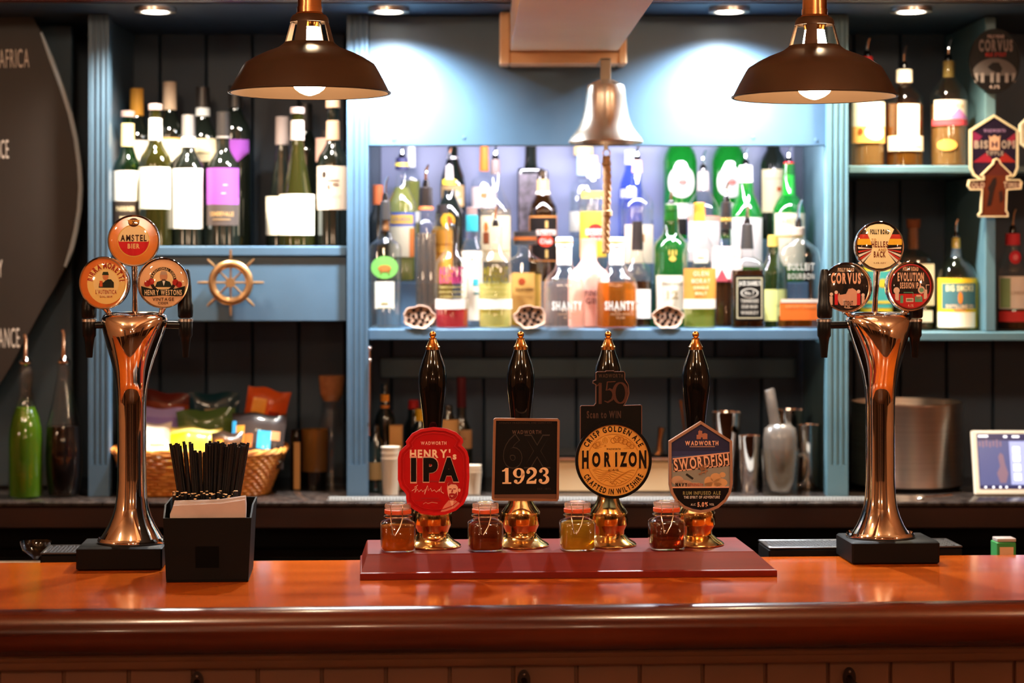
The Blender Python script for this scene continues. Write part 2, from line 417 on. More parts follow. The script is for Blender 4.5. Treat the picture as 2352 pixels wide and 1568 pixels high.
for nm, z0, z1 in (('lower', LZ, UZ-.0185), ('upper', UZ, SOFFIT-.002)):
    o = thing('shelf_divider', 'green-blue upright board standing on the %s shelf of the right bay' % nm, 'divider', (X(2276, 4.6), 4.6, z0+.001))
    MB().box(-.0125, .0125, .003, .39, 0, z1-z0-.003, BLUEG, .002).build('board', o)
# worktop and the cupboards under it
wt = thing('back_counter', 'dark polished back counter under the shelves', 'counter', (0, 4.483, CT-.06))
MB().box(-3.19, 3.19, 0, .516, .048, .06, GRANITE, .003).build('worktop', wt)
MB().box(-3.19, 3.19, .006, .03, 0, .0475, DKWOOD, .002).build('edge_board', wt)
for k, (p0, p1, nm) in enumerate(((-260, 330, 'left'), (335, 930, 'straw caddy side'), (935, 1530, 'middle'), (1535, 2120, 'right'), (2125, 2700, 'far right'))):
    x0, x1 = X(p0, 4.6), X(p1, 4.6)
    o = thing('bottle_fridge', 'black under-counter fridge, %s one of the row below the back counter' % nm, 'fridge', ((x0+x1)/2, 4.62, 0), 'fridges under the back counter')
    w = (x1-x0)/2
    MB().box(-w, w, 0, .36, .001, CT-.065, BLACKM, .004).build('body', o)
    d = MB().box(-w+.01, w-.01, -.03, -.0005, .10, CT-.12, BLACKG, .004).build('door', o)
    MB().tube([(-w+.05, -.031, CT-.15), (-w+.05, -.05, CT-.15), (w-.05, -.05, CT-.15), (w-.05, -.031, CT-.15)], .006, mat('dull_steel', (.18, .17, .16), .3, 1), 8).build('handle', d)
# soffit downlights
for (sx, sd, se, sc_), lab in zip(SPOT_PX, ('over the wine shelf', 'over the left of the middle fascia', 'over the right of the middle fascia', 'over the right bay', 'behind the left pendant lamp')):
    o = thing('downlight', 'small round lit downlight in the soffit '+lab, 'light', (X(sx, sd), sd, SOFFIT-.0105), 'soffit downlights')
    MB().loft([(0, .034), (0, .046), (.0095, .046), (.0095, .034)], STEEL, 28, cap=(False, False)).build('trim_ring', o)
    MB().loft([(.003, .001), (.003, .027), (.009, .027)], LENS, 24).build('lens', o)
    if sx == 712: o.scale = (.62, .62, 1)
# globe pendants of the customers' side, then low wall globes added as fill
for k, (lx, ly, lz, le) in enumerate(ROOM_LAMPS):
    o = thing('globe_pendant', 'warm glass globe pendant over the customer side', 'lamp', (lx, ly, lz), 'globe pendants over the customer side')
    q = MB().ball((0, 0, .0), .075, mat('lit_globe_%d' % le, 'fff0d8', .3, emit=WARM, es=le)).build('globe', o)
    MB().loft([(.075, .03), (.11, .02), (.115, .004), (2.62-lz, .004)], COPPER, 12).build('stem', o)
for k, (lx, ly, lz, le) in enumerate(FILL_LAMPS):
    o = thing('fill_globe_lamp', 'warm glass globe added low on the wall as fill light', 'lamp', (lx, ly, lz), 'low fill globes added on the customer side')
    MB().ball((0, 0, .0), .075, mat('lit_globe_%d' % le, 'fff0d8', .3, emit=WARM, es=le)).build('globe', o)
    MB().tube([(0, 0, -.075), (0, 0, -.10), ((.12 if lx > 2 else -.12 if lx < -2 else 0), (-.12 if ly < -2 else 0), -.10)], .012, COPPER, 10).build('bracket', o)

# ------------------------------------------------------------------ blackboard on the left
d = 4.645
edge = [(70, 30), (95, 75), (118, 135), (142, 200), (162, 262), (175, 320), (183, 380), (186, 430), (183, 480), (175, 530), (165, 572), (150, 612), (128, 655), (98, 705), (60, 775), (25, 840), (0, 880), (-60, 960)]
o = thing('wine_blackboard', 'tall curved blackboard with a pale blue edge and chalk country names', 'blackboard', (X(0, d), d, Z(960, d)))
def lc(p): return (X(p[0], d)-o.location.x, Z(p[1], d)-o.location.z)
MB().prism([lc(p) for p in [(-260, 30)]+edge+[(-260, 960)]], 0, .02, CHALKB, 'y').build('board', o)
rm = [lc(p) for p in edge[1:12]]
b = MB(); b.tube([(p[0], -.002, p[1]) for p in rm], [.003]+[.006]*(len(rm)-2)+[.003], P('b2c6d6'), 8); b.build('edge_strip', o, label='pale blue edge strip')
b = MB()
for s, px, py, h, w in (('SOUTH AFRICA', -4, 135, 42, 142), ('FRANCE', -12, 343, 42, 64), ('ITALY', -20, 617, 40, 52), ('FRANCE', 10, 776, 44, 70)):
    q = lc((px, py)); k = d/F; b = MB().text(s, q[0], q[1], h*k, -.0008, CHALK, w*k, 0.0, rot=.02); b.build('country_name', o, label='white chalk capitals')

struct('trim_4', MB().box(X(-120, 4.78), X(166, 4.78), 4.78, 4.80, CT+.001, SOFFIT-.002, BLUE, .003), 'blue panel behind the blackboard')
# ship's wheel on the front of the wine shelf
d = 4.585; k = d/F
o = thing('ship_wheel', "small brass ship's wheel ornament on the blue front of the wine shelf", 'ornament', (X(530, d), d, Z(649, d)))
WHEELM = noisy('aged_gold', 'a98258', 'c49a6a', (1, 1, 1), 20, .3, 0, metal=.9)
b = MB(); pr = []
for j in range(12): a = 2*PI*j/12; pr.append((43*k+9*k*math.cos(a), 6*k*math.sin(a)))
n = 40; v = []; 
for q in range(n):
    t = 2*PI*q/n; v += [(r*math.cos(t), y, r*math.sin(t)) for r, y in pr]
b.add(v, [(q*12+j, q*12+(j+1) % 12, ((q+1) % n)*12+(j+1) % 12, ((q+1) % n)*12+j) for q in range(n) for j in range(12)], WHEELM).build('rim', o)
b = MB(); b.loft([(-.010, .003), (-.012, 7*k), (0, 12*k), (.012, 12*k)], WHEELM, 8).xf(Matrix.Rotation(-PI/2, 4, 'X')); b.xf(Matrix.Scale(-1, 4, (0, 1, 0))); b.build('hub', o)
for j in range(8):
    a = PI/4*j; b = MB(); b.tube([(r*k*math.cos(a), -.001, r*k*math.sin(a)) for r in (10, 34, 50, 57, 66, 76)], [2.6*k, 2.2*k, 2.2*k, 3.4*k, 3.2*k, 2.2*k], WHEELM, 8); b.build('spoke', o)

# ------------------------------------------------------------------ brass bell and its rope
d = 4.38; k = d/F
o = thing('brass_bell', 'worn brass bar bell hanging from a strap under the cream beam', 'bell', (X(1391, d), d, Z(329, d)))
def zz(py): return (329-py)*k
prof = [(329, 84), (326, 86), (318, 82), (306, 72), (292, 62), (272, 54), (245, 49), (220, 46), (205, 45), (196, 42), (190, 30), (184, 18), (182, 10)]
inn = [(190, 24), (200, 38), (250, 44), (290, 56), (316, 76), (327, 83)]
MB().loft([(zz(a), r*k) for a, r in prof]+[(zz(a)-.0005, max(.001, r*k-.002)) for a, r in inn], BELLM, 48, cap=(False, False)).build('bell_body', o)
st_ = MB(); top = bz+.0-o.location.z
st_.box(-12*k, 12*k, -.003, .003, zz(183), cz0-o.location.z-.002, P('b8a690'), .001)
st_.box(-12*k, 12*k, -.003, 4.53-d, cz0-o.location.z-.006, cz0-o.location.z-.001, P('b8a690'), .001)
st_.build('hanging_strap', o, label='painted metal strap')
MB().tube([(0, 0, zz(215)), (0, 0, zz(325)), (1*k, 0, zz(345))], [3*k, 4*k, 6*k], BELLM, 10).build('clapper', o)
MB().torus((2*k, 0, zz(352)), 8*k, 1.6*k, BELLM, 'y', 18, 6, 10*k).build('ring', o)
b = MB()
path = [(2+1.5*math.sin(t/9), y) for t, y in enumerate(range(360, 582, 4))]
for s in range(3):
    b.tube([(x*k+4.4*k*math.cos(i*.55+s*2.094), 4.4*k*math.sin(i*.55+s*2.094), zz(y)) for i, (x, y) in enumerate(path)], 5.6*k, ROPE, 7)
b.loft([(zz(500), 6*k), (zz(495), 12*k), (zz(485), 12*k), (zz(480), 7*k)], ROPE, 12, 3*k)
b.loft([(zz(382), 6*k), (zz(378), 12*k), (zz(388-20), 8*k)], ROPE, 12, 2*k)
b.build('bell_rope', o, label='frayed twisted rope')
#SECTION3
# ------------------------------------------------------------------ bottles
def pourer(o, zt, k, h, m=BLACKG, tilt=.12, cone=8):
    b = MB(); b.loft([(zt, cone*k), (zt+h*.22*k, cone*.9*k), (zt+h*.34*k, 4.5*k)], m, 12)
    b.tube([(0, 0, zt+h*.3*k), (0, 0, zt+h*.55*k), (tilt*h*.25*k, 0, zt+h*.8*k), (tilt*h*k, 0, zt+h*k)], [3.6*k, 3.2*k, 3*k, 2.2*k], CHROME, 8)
    return b.build('pourer', o)
def bottle(name, lab, px, d, zb, prof, glass, liq=None, caps=(), labels=(), n=2, group=None, pour=None, depth=1.0, base=None):
    """prof: (py, half width px) from the lip down; heights come from the picture rows at depth d"""
    k = d/F; o = thing(name, lab, 'bottle', (X(px, d), d, zb), group)
    def zl(py): return Z(py, d)-zb
    rb = prof[-1][1]
    secs = [(0.0006, rb*.90*k, rb*.90*k*depth, n), (.0035, rb*k, rb*k*depth, n)]
    for q in reversed(prof): secs.append((zl(q[0]), q[1]*k, q[1]*k*(depth if q[1] > rb*.7 else 1), n if q[1] > rb*.7 else 2))
    g = MB().loft(secs, glass, 28); g.build('glass', o)
    if liq:
        lm, top = liq; ls_ = [(.004, rb*.86*k, rb*.86*k*depth, n)]; last = None
        tz = zl(top)
        for a, b_ in zip(secs[1:], secs[2:]):
            if a[0] < tz: ls_.append((max(a[0], .006), a[1]*.93, a[2]*.93, a[3])); last = (a, b_)
        a, b_ = last; t = min(1, (tz-a[0])/max(1e-6, b_[0]-a[0]))
        ls_.append((min(tz, b_[0]), (a[1]+(b_[1]-a[1])*t)*.93, (a[2]+(b_[2]-a[2])*t)*.93, b_[3]))
        MB().loft(ls_, lm, 24).build('liquid', o)
    for c in caps:
        nm, p0, p1, r0, r1, m = c
        MB().loft([(zl(p1), r1*k*.97), (zl(p1)+.0005, r1*k), (zl(p0)-.001, r0*k), (zl(p0), r0*k*.9)], m, 24, cap=(True, True)).build(nm, o)
    for L in labels:
        py0, py1, hw, m = L[:4]; items = L[4] if len(L) > 4 else (); opt = L[5] if len(L) > 5 else {}
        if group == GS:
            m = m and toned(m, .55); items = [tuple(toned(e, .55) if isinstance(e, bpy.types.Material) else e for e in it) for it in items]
        r = opt.get('r', rb)*k+.0004; cx = opt.get('cx', 0)*k; b = MB()
        if n > 2 and depth*rb*k > 0: flat = True
        else: flat = False
        wrap = (lambda hwpx: min(r*1.35, r*math.asin(min(.98, hwpx*k/r)))) if not flat else (lambda hwpx: hwpx*k)
        def u(x): # picture offset -> arc length
            return x*k if flat else r*math.asin(max(-.98, min(.98, x*k/r)))
        if m:
            if opt.get('oval'): griddisc(b, u(opt.get('cx', 0)), zl((py0+py1)/2), hw*k, 0, m, (py1-py0)/2*k)
            else: gridrect(b, u(opt.get('cx', 0)-hw), u(opt.get('cx', 0)+hw), zl(py1), zl(py0), 0, m, 28)
        for i, it in enumerate(items):
            y = -.0004-.0002*(i+1)
            if it[0] == 't':
                _, s, x, py, h, w, tm = it[:7]; b.text(s, u(x), zl(py), h*k, y, tm, (w*k if w else None), it[7] if len(it) > 7 else .03)
            elif it[0] == 'r': _, x0, x1, a, c, tm = it; gridrect(b, u(x0), u(x1), zl(c), zl(a), y, tm, 24)
            elif it[0] == 'd': _, x, py, rr, rz, tm = it; griddisc(b, u(x), zl(py), rr*k, y, tm, rz*k)
            elif it[0] == 'v':
                _, x0, x1, a, c, tm = it; xm = (x0+x1)/2
                for j in range(8): t = 1-j/8; gridrect(b, u(xm+(x0-xm)*t), u(xm+(x1-xm)*t), zl(a+(c-a)*(j+1)/8), zl(a+(c-a)*j/8), y, tm, 6)
        if flat:
            for q in range(len(b.v)): b.v[q] = (b.v[q][0], b.v[q][1]-r*depth-.0002, b.v[q][2])
        else: b.bend(r)
        b.build('label', o, flat=True)
    if pour: pourer(o, zl(pour[0]), k, pour[0]-pour[1], *(pour[2:] if len(pour) > 2 else ()))
    return o
GS = 'spirit bottles on the lit middle shelf'
GW = 'wine bottles on the blue shelf'
GOLD_ = P('e3b56b'); GREY_ = P('8c8078'); PURP = P('8d4a9e'); VIOL = P('7d3f8f'); PALE = P('f6efd8'); IVORY = P('eee7cf'); DBR = P('3d342f'); ORG = P('e8862a'); RED_ = P('c4242c'); TEAL = P('3fa3ad')
SILV = mat('foil_silver', (.55, .52, .50), .3, .8); BLKF = mat('foil_black', (.02, .017, .016), .3)
CAPM = P('a58f8a')
def wine(lab, px, d, top, neck, sh, r, glass, capt, capb, capm, labs, burg=False, rn=14, collar=None, bar=True):
    prof = [(top, rn), (top+8, rn+1), (top+14, rn-.5), (neck, rn)]
    if burg: prof += [(neck+30, rn+3), (neck+75, rn+10), (neck+115, r*.75), (neck+150, r*.94), (neck+175, r)]
    else: prof += [(neck+10, rn+3), (neck+22, r*.62), (neck+36, r*.86), (neck+50, r*.97), (neck+62, r)]
    caps = [('capsule', capt, capb, rn+1.5, rn+2.2, capm)] if capm else []
    if glass in (GRNW, OLIVE) and capt > top+10: caps.append(('screw_lip', top-1, top+13, rn+2.5, rn+2.5, CAPM))
    if collar: caps.append(('neck_band', collar[0], collar[1], rn+2.8, rn+3, collar[2]))
    return bottle('wine_bottle', lab, px, d, WZ, prof+[(WZ_py(d)-2, r)], glass, None, caps, labs, group=GW)
def WZ_py(d): return PY-(WZ-ZC)*F/d
wine('green wine bottle with cream and gold foil, next to the left pilaster', 293, 4.705, 256, 338, 0, 34, GRNW, 284, 337, P('f0d9a0'), [(393, 462, 31, WHITE), (462, 512, 31, DBR, [('t', 'PARRINER', 0, 480, 10, 44, CREAM), ('r', -12, 12, 498, 502, CREAM)])])
wine('olive wine bottle with plain cream-green label and white neck foil', 357, 4.66, 240, 322, 0, 38, OLIVE, 272, 322, P('fbfbf2'), [(385, 480, 36, P('f3f8e4'))])
wine('dark wine bottle with tall white label and white neck band', 433, 4.69, 262, 340, 0, 37, DWINE, 264, 314, SILV, [(388, 525, 35, P('faf8f0'), [('r', 14, 17, 420, 470, P('b49a6a')), ('d', 14, 418, 3, 4, DBR), ('r', -4, 18, 468, 471, P('b7aa90'))])], collar=(315, 338, WHITE))
wine('dark wine bottle with purple label, right of the white-labelled ones', 513, 4.69, 256, 338, 0, 38.5, DWINE, 257, 312, BLKF, [(387, 470, 37, PURP, [('r', 4, 14, 425, 427, GOLD_), ('r', 0, 10, 444, 446, GOLD_)]), (470, 518, 37, P('4a403c'), [('t', 'CONDEVALLE', 0, 492, 9, 58, P('b7925c')), ('r', -20, 20, 503, 506, P('8a7050'))])], collar=(313, 318, SILV))
wine('pale olive burgundy bottle with square cream label, in front of its pair', 683, 4.68, 248, 322, 0, 42, OLIVE, 277, 322, P('b9a79d'), [(447, 540, 40, PALE, [('d', 0, 458, 6, 6, P('d9b5a0')), ('t', 'SAUVIGNON', 0, 480, 5, 44, P('b8a583')), ('r', -16, 16, 490, 491, P('cabb9c')), ('r', -10, 10, 528, 530, P('cabb9c'))])], burg=True)
wine('wine bottle half hidden behind the cream-labelled burgundy bottle', 648, 4.79, 268, 335, 0, 38, DWINE, 268, 333, P('8f7f78'), [(452, 540, 36, PALE)], burg=True)
wine('wine bottle with a leaf drawing on its label, next to the middle pilaster', 765, 4.68, 228, 322, 0, 38, DWINE, 278, 322, P('dcb79a'), [(383, 482, 36, P('f1dfcf'), [('d', -18, 402, 6, 8, DBR), ('r', -12, 16, 414, 417, P('7a6a5e')), ('d', -8, 430, 3, 6, P('6e5f55')), ('d', 8, 424, 8, 3, P('8c7a6c')), ('r', -6, 20, 450, 451, P('cbb8a6'))])], collar=(228, 248, P('dcb79a')))
wine('dark wine bottle with rounded orange-gold foil, back row left', 314, 4.83, 205, 265, 0, 35, DWINE, 203, 266, P('d79b3f'), [(324, 352, 30, P('efe3d8')), (352, 382, 2, None, [('v', -28, 28, 352, 388, P('efe3d8'))])])
wine('dark wine bottle with tall cream foil, back row', 390, 4.83, 190, 253, 0, 35, DWINE, 188, 253, P('d8bfa4'), [(318, 350, 30, IVORY, [('r', -30, 30, 318, 322, GOLD_)]), (350, 352, 2, None, [('v', -28, 28, 350, 382, IVORY)])])
wine('dark wine bottle with black foil and white band, back row', 466, 4.83, 200, 268, 0, 35, DWINE, 200, 247, BLKF, [(320, 372, 32, P('d8c8a0'), [('r', -20, 20, 352, 355, P('7a6a50'))])], collar=(248, 267, P('e8ecec')))
wine('dark wine bottle with violet pointed label, back row under the lampshade', 541, 4.83, 196, 250, 0, 36, DWINE, 196, 248, BLKF, [(322, 350, 33, VIOL), (350, 352, 2, None, [('v', -31, 31, 350, 380, VIOL)])])
wine('dark wine bottle standing behind the cream-labelled burgundy bottle', 702, 4.87, 238, 300, 0, 35, DWINE, 238, 300, BLKF, [])
wine('dark wine bottle with pinkish label behind the leaf-drawing bottle', 752, 4.80, 300, 355, 0, 28, DWINE, 300, 318, BLKF, [(318, 372, 26, P('d9b0a2'))])

GS = 'spirit bottles on the lit middle shelf'
Y1 = 4.64; Y2 = 4.73; YA = 4.825; YB = 4.935
def b0(d, z): return PY-(z-ZC)*F/d
B1 = b0(Y1, MZ); B2 = b0(Y2, MZ); BA = b0(YA, SA); BB = b0(YB, SB)
LIQ_Y = liquid('pale_yellow', (.80, .72, .30)); LIQ_C = liquid('water', (.93, .95, .93), .02); LIQ_P = liquid('pink', (.80, .10, .14), .5, (.60, .08, .10)); LIQ_A = liquid('amber', (.78, .36, .07), .4, (.42, .16, .02))
LIQ_W = liquid('whisky', (.55, .24, .04), .35, (.35, .14, .02)); LIQ_D = liquid('dark_whisky', (.16, .05, .015), .5, (.06, .02, .008)); LIQ_G = liquid('gold', (.75, .50, .10), .35); LIQ_YG = liquid('yellow_green', (.66, .70, .22), .4, (.45, .48, .14))
LIQ_H = liquid('honey', (.85, .62, .36), .45, (.62, .34, .12))
AMB = P('c8862e'); MUST = P('d9c27a')
# front tier
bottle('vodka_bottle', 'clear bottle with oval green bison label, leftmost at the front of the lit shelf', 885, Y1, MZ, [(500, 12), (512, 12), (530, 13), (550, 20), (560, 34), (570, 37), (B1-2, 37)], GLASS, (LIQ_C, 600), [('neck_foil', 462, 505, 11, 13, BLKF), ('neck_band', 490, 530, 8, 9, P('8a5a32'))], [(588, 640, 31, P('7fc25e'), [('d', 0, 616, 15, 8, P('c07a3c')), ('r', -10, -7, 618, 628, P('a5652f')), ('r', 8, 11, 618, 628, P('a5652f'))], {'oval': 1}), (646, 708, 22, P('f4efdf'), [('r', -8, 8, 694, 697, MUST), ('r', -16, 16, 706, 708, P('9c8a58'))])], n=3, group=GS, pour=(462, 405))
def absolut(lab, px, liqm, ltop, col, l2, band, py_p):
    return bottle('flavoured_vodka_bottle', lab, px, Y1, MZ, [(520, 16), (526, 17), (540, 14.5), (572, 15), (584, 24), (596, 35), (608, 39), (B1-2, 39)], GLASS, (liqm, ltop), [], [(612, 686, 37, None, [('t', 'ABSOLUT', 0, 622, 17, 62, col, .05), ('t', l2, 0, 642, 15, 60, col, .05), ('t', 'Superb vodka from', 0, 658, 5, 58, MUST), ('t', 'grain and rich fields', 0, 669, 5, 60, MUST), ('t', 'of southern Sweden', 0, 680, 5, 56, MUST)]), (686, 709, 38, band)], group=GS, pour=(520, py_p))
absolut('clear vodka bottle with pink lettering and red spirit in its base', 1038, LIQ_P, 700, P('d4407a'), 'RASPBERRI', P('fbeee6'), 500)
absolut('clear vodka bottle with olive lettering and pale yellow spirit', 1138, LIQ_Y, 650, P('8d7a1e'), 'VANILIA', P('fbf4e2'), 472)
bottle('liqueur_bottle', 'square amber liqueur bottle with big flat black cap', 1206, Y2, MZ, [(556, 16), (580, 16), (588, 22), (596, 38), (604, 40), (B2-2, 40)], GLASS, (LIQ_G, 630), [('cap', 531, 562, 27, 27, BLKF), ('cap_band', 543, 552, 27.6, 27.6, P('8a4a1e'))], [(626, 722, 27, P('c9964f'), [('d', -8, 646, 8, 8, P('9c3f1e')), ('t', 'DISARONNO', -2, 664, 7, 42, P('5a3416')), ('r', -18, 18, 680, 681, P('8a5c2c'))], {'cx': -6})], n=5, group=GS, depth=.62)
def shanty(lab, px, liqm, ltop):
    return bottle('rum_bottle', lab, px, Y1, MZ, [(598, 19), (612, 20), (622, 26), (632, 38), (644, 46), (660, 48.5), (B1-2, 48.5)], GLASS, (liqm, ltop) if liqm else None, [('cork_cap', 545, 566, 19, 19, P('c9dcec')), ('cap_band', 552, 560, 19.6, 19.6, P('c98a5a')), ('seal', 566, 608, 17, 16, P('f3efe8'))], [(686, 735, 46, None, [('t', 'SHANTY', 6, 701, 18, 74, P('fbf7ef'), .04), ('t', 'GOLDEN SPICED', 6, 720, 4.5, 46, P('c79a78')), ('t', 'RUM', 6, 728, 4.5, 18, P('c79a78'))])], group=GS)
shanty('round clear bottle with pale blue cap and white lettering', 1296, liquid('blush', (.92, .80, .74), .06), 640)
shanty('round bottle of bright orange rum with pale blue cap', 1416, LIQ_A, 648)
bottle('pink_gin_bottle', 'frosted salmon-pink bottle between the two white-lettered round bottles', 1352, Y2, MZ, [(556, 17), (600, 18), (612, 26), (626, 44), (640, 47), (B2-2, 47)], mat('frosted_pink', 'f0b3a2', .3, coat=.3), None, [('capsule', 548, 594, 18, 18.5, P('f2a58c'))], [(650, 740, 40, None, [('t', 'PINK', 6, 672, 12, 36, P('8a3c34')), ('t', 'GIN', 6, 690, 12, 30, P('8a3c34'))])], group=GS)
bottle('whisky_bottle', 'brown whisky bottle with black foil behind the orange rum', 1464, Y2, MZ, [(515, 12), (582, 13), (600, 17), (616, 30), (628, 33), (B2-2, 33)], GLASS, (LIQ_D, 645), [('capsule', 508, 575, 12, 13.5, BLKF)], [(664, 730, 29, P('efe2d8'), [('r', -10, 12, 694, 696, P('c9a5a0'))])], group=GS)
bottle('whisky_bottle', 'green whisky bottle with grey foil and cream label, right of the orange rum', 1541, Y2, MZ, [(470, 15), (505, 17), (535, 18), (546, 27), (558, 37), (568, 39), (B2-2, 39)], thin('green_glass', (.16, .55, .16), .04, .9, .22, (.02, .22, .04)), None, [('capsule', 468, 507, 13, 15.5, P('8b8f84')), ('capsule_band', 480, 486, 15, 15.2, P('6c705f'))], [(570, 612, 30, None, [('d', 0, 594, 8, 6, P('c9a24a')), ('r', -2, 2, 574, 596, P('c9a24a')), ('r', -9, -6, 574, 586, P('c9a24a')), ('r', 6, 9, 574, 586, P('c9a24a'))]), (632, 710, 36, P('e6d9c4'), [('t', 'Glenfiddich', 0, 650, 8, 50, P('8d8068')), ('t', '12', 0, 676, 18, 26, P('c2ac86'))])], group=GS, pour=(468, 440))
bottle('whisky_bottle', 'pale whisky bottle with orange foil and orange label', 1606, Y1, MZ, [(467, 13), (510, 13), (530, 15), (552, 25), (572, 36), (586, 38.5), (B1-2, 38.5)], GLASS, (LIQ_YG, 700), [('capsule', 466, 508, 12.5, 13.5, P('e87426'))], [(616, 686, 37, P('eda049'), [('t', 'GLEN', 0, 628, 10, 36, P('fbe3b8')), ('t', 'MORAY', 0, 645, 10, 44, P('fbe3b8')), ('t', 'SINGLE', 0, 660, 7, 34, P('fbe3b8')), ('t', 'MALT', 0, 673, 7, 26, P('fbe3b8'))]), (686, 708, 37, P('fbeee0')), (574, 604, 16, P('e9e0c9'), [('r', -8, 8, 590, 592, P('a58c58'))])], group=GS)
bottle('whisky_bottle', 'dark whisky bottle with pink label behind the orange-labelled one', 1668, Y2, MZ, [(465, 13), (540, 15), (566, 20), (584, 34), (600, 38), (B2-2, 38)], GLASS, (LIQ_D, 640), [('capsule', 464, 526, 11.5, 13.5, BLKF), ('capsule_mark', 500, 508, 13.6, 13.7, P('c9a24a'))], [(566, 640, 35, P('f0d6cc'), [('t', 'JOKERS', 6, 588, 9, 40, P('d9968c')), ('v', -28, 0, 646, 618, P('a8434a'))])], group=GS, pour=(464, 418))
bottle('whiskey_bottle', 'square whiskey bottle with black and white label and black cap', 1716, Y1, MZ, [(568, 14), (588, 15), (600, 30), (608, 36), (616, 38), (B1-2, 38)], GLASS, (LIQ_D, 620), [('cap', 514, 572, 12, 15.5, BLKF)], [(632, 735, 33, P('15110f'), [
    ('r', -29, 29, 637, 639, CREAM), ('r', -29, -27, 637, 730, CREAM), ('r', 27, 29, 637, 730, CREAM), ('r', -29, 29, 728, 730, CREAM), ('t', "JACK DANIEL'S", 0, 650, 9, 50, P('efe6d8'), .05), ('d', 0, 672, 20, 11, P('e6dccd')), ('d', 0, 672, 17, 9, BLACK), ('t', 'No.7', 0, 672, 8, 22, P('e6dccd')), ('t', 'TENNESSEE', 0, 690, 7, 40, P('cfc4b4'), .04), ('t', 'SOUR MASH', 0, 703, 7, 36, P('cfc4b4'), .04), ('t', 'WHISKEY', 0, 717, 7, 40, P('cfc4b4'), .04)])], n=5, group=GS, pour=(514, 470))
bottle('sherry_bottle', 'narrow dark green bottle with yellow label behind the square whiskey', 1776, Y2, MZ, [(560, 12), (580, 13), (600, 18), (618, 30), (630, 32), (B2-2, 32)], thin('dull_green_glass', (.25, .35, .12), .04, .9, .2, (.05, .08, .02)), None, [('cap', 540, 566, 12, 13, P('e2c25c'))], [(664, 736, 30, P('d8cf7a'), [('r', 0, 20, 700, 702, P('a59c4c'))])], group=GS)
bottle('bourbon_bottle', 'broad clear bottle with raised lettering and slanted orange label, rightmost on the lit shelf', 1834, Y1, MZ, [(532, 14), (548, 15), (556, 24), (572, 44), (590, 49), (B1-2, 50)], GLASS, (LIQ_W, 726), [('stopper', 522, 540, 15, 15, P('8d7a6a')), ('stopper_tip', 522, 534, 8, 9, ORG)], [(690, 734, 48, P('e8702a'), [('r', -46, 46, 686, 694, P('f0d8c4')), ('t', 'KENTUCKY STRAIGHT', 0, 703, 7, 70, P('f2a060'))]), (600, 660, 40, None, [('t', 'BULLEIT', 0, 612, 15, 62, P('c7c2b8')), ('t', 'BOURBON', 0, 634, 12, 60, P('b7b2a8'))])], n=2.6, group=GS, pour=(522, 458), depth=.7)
# middle tier
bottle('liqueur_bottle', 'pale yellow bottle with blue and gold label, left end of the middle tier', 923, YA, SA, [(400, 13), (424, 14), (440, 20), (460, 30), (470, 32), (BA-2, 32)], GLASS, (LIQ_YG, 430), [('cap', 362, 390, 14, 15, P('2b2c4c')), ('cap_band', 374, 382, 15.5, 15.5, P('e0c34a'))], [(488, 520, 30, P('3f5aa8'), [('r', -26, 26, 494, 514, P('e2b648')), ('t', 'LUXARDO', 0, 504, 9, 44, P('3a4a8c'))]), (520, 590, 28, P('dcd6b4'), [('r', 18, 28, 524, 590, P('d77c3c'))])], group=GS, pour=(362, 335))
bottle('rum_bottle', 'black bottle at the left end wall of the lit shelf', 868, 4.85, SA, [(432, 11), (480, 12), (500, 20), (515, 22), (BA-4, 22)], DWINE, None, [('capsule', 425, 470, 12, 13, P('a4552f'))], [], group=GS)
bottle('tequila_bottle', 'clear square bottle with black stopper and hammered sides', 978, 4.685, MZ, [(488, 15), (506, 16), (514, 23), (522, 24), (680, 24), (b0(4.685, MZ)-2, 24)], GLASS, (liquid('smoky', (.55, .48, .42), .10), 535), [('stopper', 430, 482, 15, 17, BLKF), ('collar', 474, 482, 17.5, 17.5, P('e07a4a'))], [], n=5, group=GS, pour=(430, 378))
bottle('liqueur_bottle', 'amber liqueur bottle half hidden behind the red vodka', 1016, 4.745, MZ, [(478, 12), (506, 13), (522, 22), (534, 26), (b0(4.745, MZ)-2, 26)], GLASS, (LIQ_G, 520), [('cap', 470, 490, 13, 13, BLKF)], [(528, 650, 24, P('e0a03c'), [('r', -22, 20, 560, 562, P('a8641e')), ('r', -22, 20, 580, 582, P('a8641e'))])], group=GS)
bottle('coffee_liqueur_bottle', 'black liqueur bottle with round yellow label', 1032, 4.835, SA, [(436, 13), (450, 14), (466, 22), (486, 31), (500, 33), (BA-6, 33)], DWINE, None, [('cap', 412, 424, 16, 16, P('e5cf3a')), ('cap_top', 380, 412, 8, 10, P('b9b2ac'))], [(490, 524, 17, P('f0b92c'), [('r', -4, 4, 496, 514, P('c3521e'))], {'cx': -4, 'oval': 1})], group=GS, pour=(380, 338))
bottle('coconut_rum_bottle', 'clear bottle with teal neck band and white label', 1084, Y2, MZ, [(528, 13), (550, 14), (562, 22), (574, 26), (B2-2, 26)], GLASS, None, [('neck_band', 494, 531, 14, 14, P('38a5ad')), ('cap', 476, 494, 12, 13, P('7e6a62'))], [(576, 735, 24, P('efe2cd'), [('r', 2, 14, 640, 656, TEAL), ('r', 4, 16, 670, 676, P('6a8c88')), ('d', 0, 595, 3, 3, P('9c6a58'))])], group=GS)
